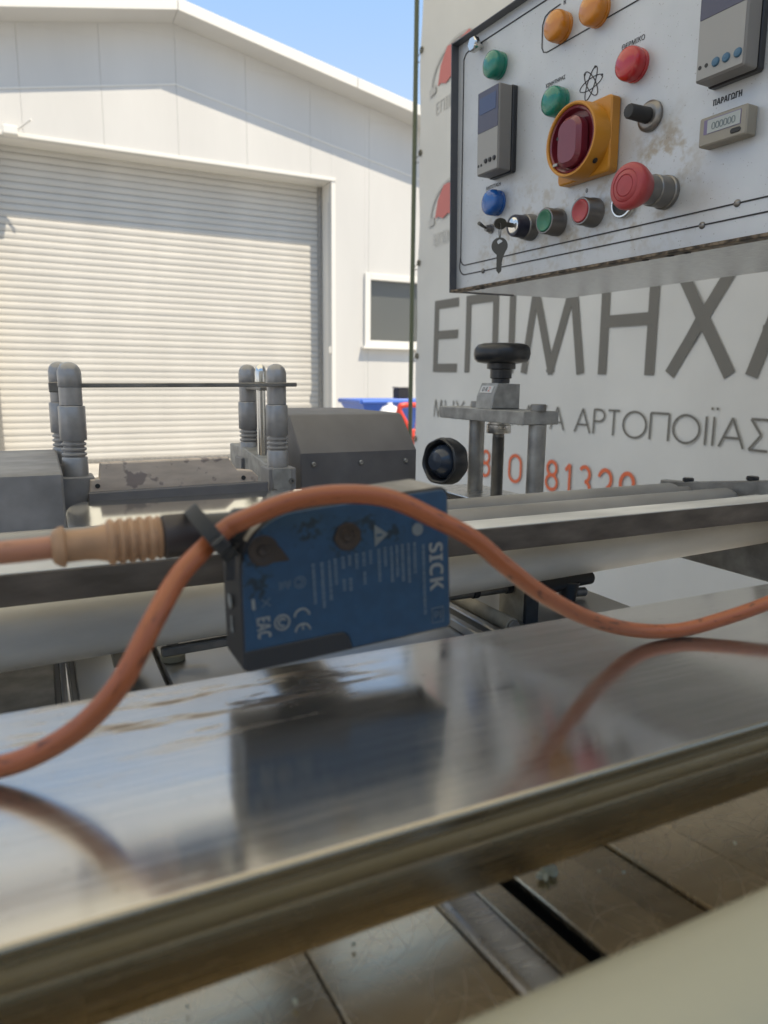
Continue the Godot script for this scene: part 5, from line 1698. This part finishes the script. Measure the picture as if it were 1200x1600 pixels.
	hd.box(Transform3D(Basis(), Vector3(0.050, 0.0245, -0.0258)), Vector3(0.040, 0.026, 0.002), 0.0004)
	hd.box(T.affine_inverse() * at(0.1040, 1.0700, -0.3260), Vector3(0.030, 0.002, 0.150), 0.0004)
	hd.box(T.affine_inverse() * at(0.1040, 1.0605, -0.4000), Vector3(0.030, 0.019, 0.002), 0.0004)
	part("holder", hd, M.steel_dark, o)
	var hs := MB.new()
	hs.cyl(T.affine_inverse() * at(0.1325, 1.0525, -0.2380), 0.0016, 0.0045, 0.0003, 12)
	part("holder_screw", hs, M.black_matt, o)
	# connector stub on the end
	var stub := MB.new()
	stub.lathe(T.affine_inverse() * along(Vector3(0.0700, 1.0990, -0.2370), Vector3(-1, 0.012, 0)), [Vector2(0, 0), Vector2(0.0078, 0), Vector2(0.0078, 0.012), Vector2(0.0066, 0.0135), Vector2(0.0066, 0.0235), Vector2(0, 0.0235)], 28)
	part("connector_stub", stub, M.sensor_black, o)

# ---------------------------------------------------------------- cables
func cables() -> void:
	var cm := mat("cable_orange", lin(0.36, 0.100, 0.033), 0.38)
	var ci := Image.create(64, 1400, false, Image.FORMAT_RGB8)
	var c1 := noise(92, 0.02, 4)
	var c2 := noise(93, 0.11, 3)
	for y in 1400:
		for x in 64:
			var wrap := 9.0 * sin(TAU * x / 64.0)
			var g := 0.93 + 0.07 * c1.get_noise_2d(y * 0.6, wrap * 3.0)
			var c := Color(g, g, g)
			var d := clampf((c2.get_noise_2d(y * 0.45, wrap * 1.6) + 0.45 * c1.get_noise_2d(y * 0.5 + 200, wrap) - 0.40) * 6.0, 0, 1)
			c = c.lerp(Color(0.30, 0.28, 0.30), d * 0.5)
			ci.set_pixel(x, y, c)
	cm.albedo_texture = ImageTexture.create_from_image(ci)
	cm.uv1_scale = Vector3(1, 1.25, 1)
	var bm := mat("boot_orange", lin(0.47, 0.27, 0.145), 0.55)
	bm.albedo_texture = M.dirt_tex; bm.uv1_triplanar = true; bm.uv1_scale = Vector3.ONE * 14.0
	mat("nut_dark", lin(0.055, 0.045, 0.042), 0.5, 0.2)
	# connector lead
	var o := thing("connector_lead", "orange sensor lead with ribbed plug entering from the left", "cable")
	var c := MB.new()
	c.tube(catmull([Vector3(-0.22, 1.075, -0.262), Vector3(-0.12, 1.093, -0.242), Vector3(-0.05, 1.0982, -0.237), Vector3(-0.0134, 1.0985, -0.236), Vector3(0.006, 1.0990, -0.236)], 10), 0.0036, 18)
	var pm := mat("cable_pale", lin(0.46, 0.20, 0.115), 0.42)
	pm.albedo_texture = cm.albedo_texture; pm.uv1_scale = cm.uv1_scale
	part("cord", c, pm, o)
	var dir := Vector3(1, 0.016, 0)
	var X := along(Vector3(0.0000, 1.0987, -0.236), dir)
	var b := MB.new()
	var pr := [Vector2(0.0036, 0.0005), Vector2(0.0050, 0.001), Vector2(0.0064, 0.003), Vector2(0.0066, 0.0042), Vector2(0.0052, 0.0048), Vector2(0.0051, 0.010), Vector2(0.0054, 0.0135), Vector2(0.0062, 0.0165)]
	for k in 5:
		var y := 0.0172 + k * 0.0030
		pr.append(Vector2(0.0074, y)); pr.append(Vector2(0.0076, y + 0.0014)); pr.append(Vector2(0.0067, y + 0.0017)); pr.append(Vector2(0.0067, y + 0.0027))
	pr.append(Vector2(0.0074, 0.0325)); pr.append(Vector2(0.0070, 0.0332)); pr.append(Vector2(0, 0.0332))
	b.lathe(X, pr, 36, 12, 0.03)
	part("plug_boot", b, bm, o)
	var nut := MB.new()
	nut.lathe(X, [Vector2(0, 0.0334), Vector2(0.0066, 0.0334), Vector2(0.0074, 0.0342), Vector2(0.0074, 0.0470), Vector2(0.0070, 0.0478), Vector2(0, 0.0478)], 96, 32, 0.045)
	part("knurled_nut", nut, M.nut_dark, o)
	# the loose loop of cable
	var l := thing("looped_cable", "orange cable arching over the blue sensor and resting on the rail", "cable")
	var pts := [Vector3(-0.20, 1.0433, -0.235), Vector3(-0.10, 1.0433, -0.226), Vector3(-0.05, 1.0433, -0.218), Vector3(-0.0261, 1.0434, -0.2112), Vector3(-0.0165, 1.0447, -0.2069), Vector3(-0.0066, 1.0490, -0.2019), Vector3(0.0049, 1.0572, -0.1968), Vector3(0.0152, 1.0689, -0.1942), Vector3(0.0251, 1.0830, -0.2002), Vector3(0.0345, 1.0923, -0.2111), Vector3(0.0440, 1.0985, -0.2185), Vector3(0.0510, 1.1031, -0.2211), Vector3(0.0560, 1.1059, -0.2198), Vector3(0.0709, 1.1118, -0.2155), Vector3(0.0857, 1.1142, -0.2099), Vector3(0.1011, 1.1126, -0.2049), Vector3(0.1172, 1.1050, -0.2007), Vector3(0.1303, 1.0977, -0.1979), Vector3(0.1428, 1.0874, -0.1970), Vector3(0.1625, 1.0735, -0.1990), Vector3(0.1915, 1.0582, -0.2068), Vector3(0.2235, 1.0464, -0.2137), Vector3(0.2480, 1.0434, -0.2113), Vector3(0.2716, 1.0465, -0.2078), Vector3(0.2969, 1.0515, -0.2047), Vector3(0.3345, 1.0590, -0.2028), Vector3(0.40, 1.066, -0.200), Vector3(0.52, 1.072, -0.205), Vector3(0.66, 1.05, -0.22)]
	var lc := MB.new()
	lc.tube(catmull(pts, 10), 0.00315, 20)
	part("cord", lc, cm, l)
	# zip tie round plug and cable
	var t := thing("cable_tie", "black cable tie strapping the orange loop to the sensor plug", "cable tie")
	var tb := MB.new()
	var cen := Vector3(0.0480, 1.1010, -0.2280)
	var ax := Vector3(0.80, 0.60, 0.05).normalized()
	var e1 := Vector3(-0.60, 0.80, 0).normalized()
	var e2 := ax.cross(e1).normalized()
	var w := 0.0024
	var seg := 36
	for i in seg:
		var pp := []
		for j in [i, i + 1]:
			var a: float = TAU * j / seg
			var r := e1 * cos(a) * 0.0095 + e2 * sin(a) * 0.0150
			pp.append([cen + r, (e1 * cos(a) / 0.0108 + e2 * sin(a) / 0.0152).normalized()])
		for k in [[1.0, 0.0009], [-1.0, -0.0003]]:
			var n0: Vector3 = pp[0][1]
			var n1: Vector3 = pp[1][1]
			var q := [pp[0][0] + n0 * k[1] - ax * w, pp[1][0] + n1 * k[1] - ax * w, pp[1][0] + n1 * k[1] + ax * w, pp[0][0] + n0 * k[1] + ax * w]
			tb.tri(q[0], q[1], q[2], n0 * k[0], n1 * k[0], n1 * k[0]); tb.tri(q[0], q[2], q[3], n0 * k[0], n1 * k[0], n0 * k[0])
		for sd in [-1.0, 1.0]:
			var n0: Vector3 = pp[0][1]
			var n1: Vector3 = pp[1][1]
			tb.quad(pp[0][0] + n0 * 0.0009 + ax * w * sd, pp[1][0] + n1 * 0.0009 + ax * w * sd, pp[1][0] - n1 * 0.0003 + ax * w * sd, pp[0][0] - n0 * 0.0003 + ax * w * sd, ax * sd)
	part("band", tb, M.rubber, t)
	var hd := MB.new()
	hd.box(Transform3D(Basis(ax, e1, e2), cen + e2 * 0.0158), Vector3(0.005, 0.005, 0.0040), 0.0008)
	part("head", hd, M.black_plastic, t)
	var tl := MB.new()
	tl.box(Transform3D(Basis.from_euler(Vector3(0.1, 0.5, -0.04)), Vector3(0.0520, 1.0915, -0.2195)), Vector3(0.0036, 0.010, 0.0011), 0.0003)
	part("tail", tl, M.black_plastic, t)
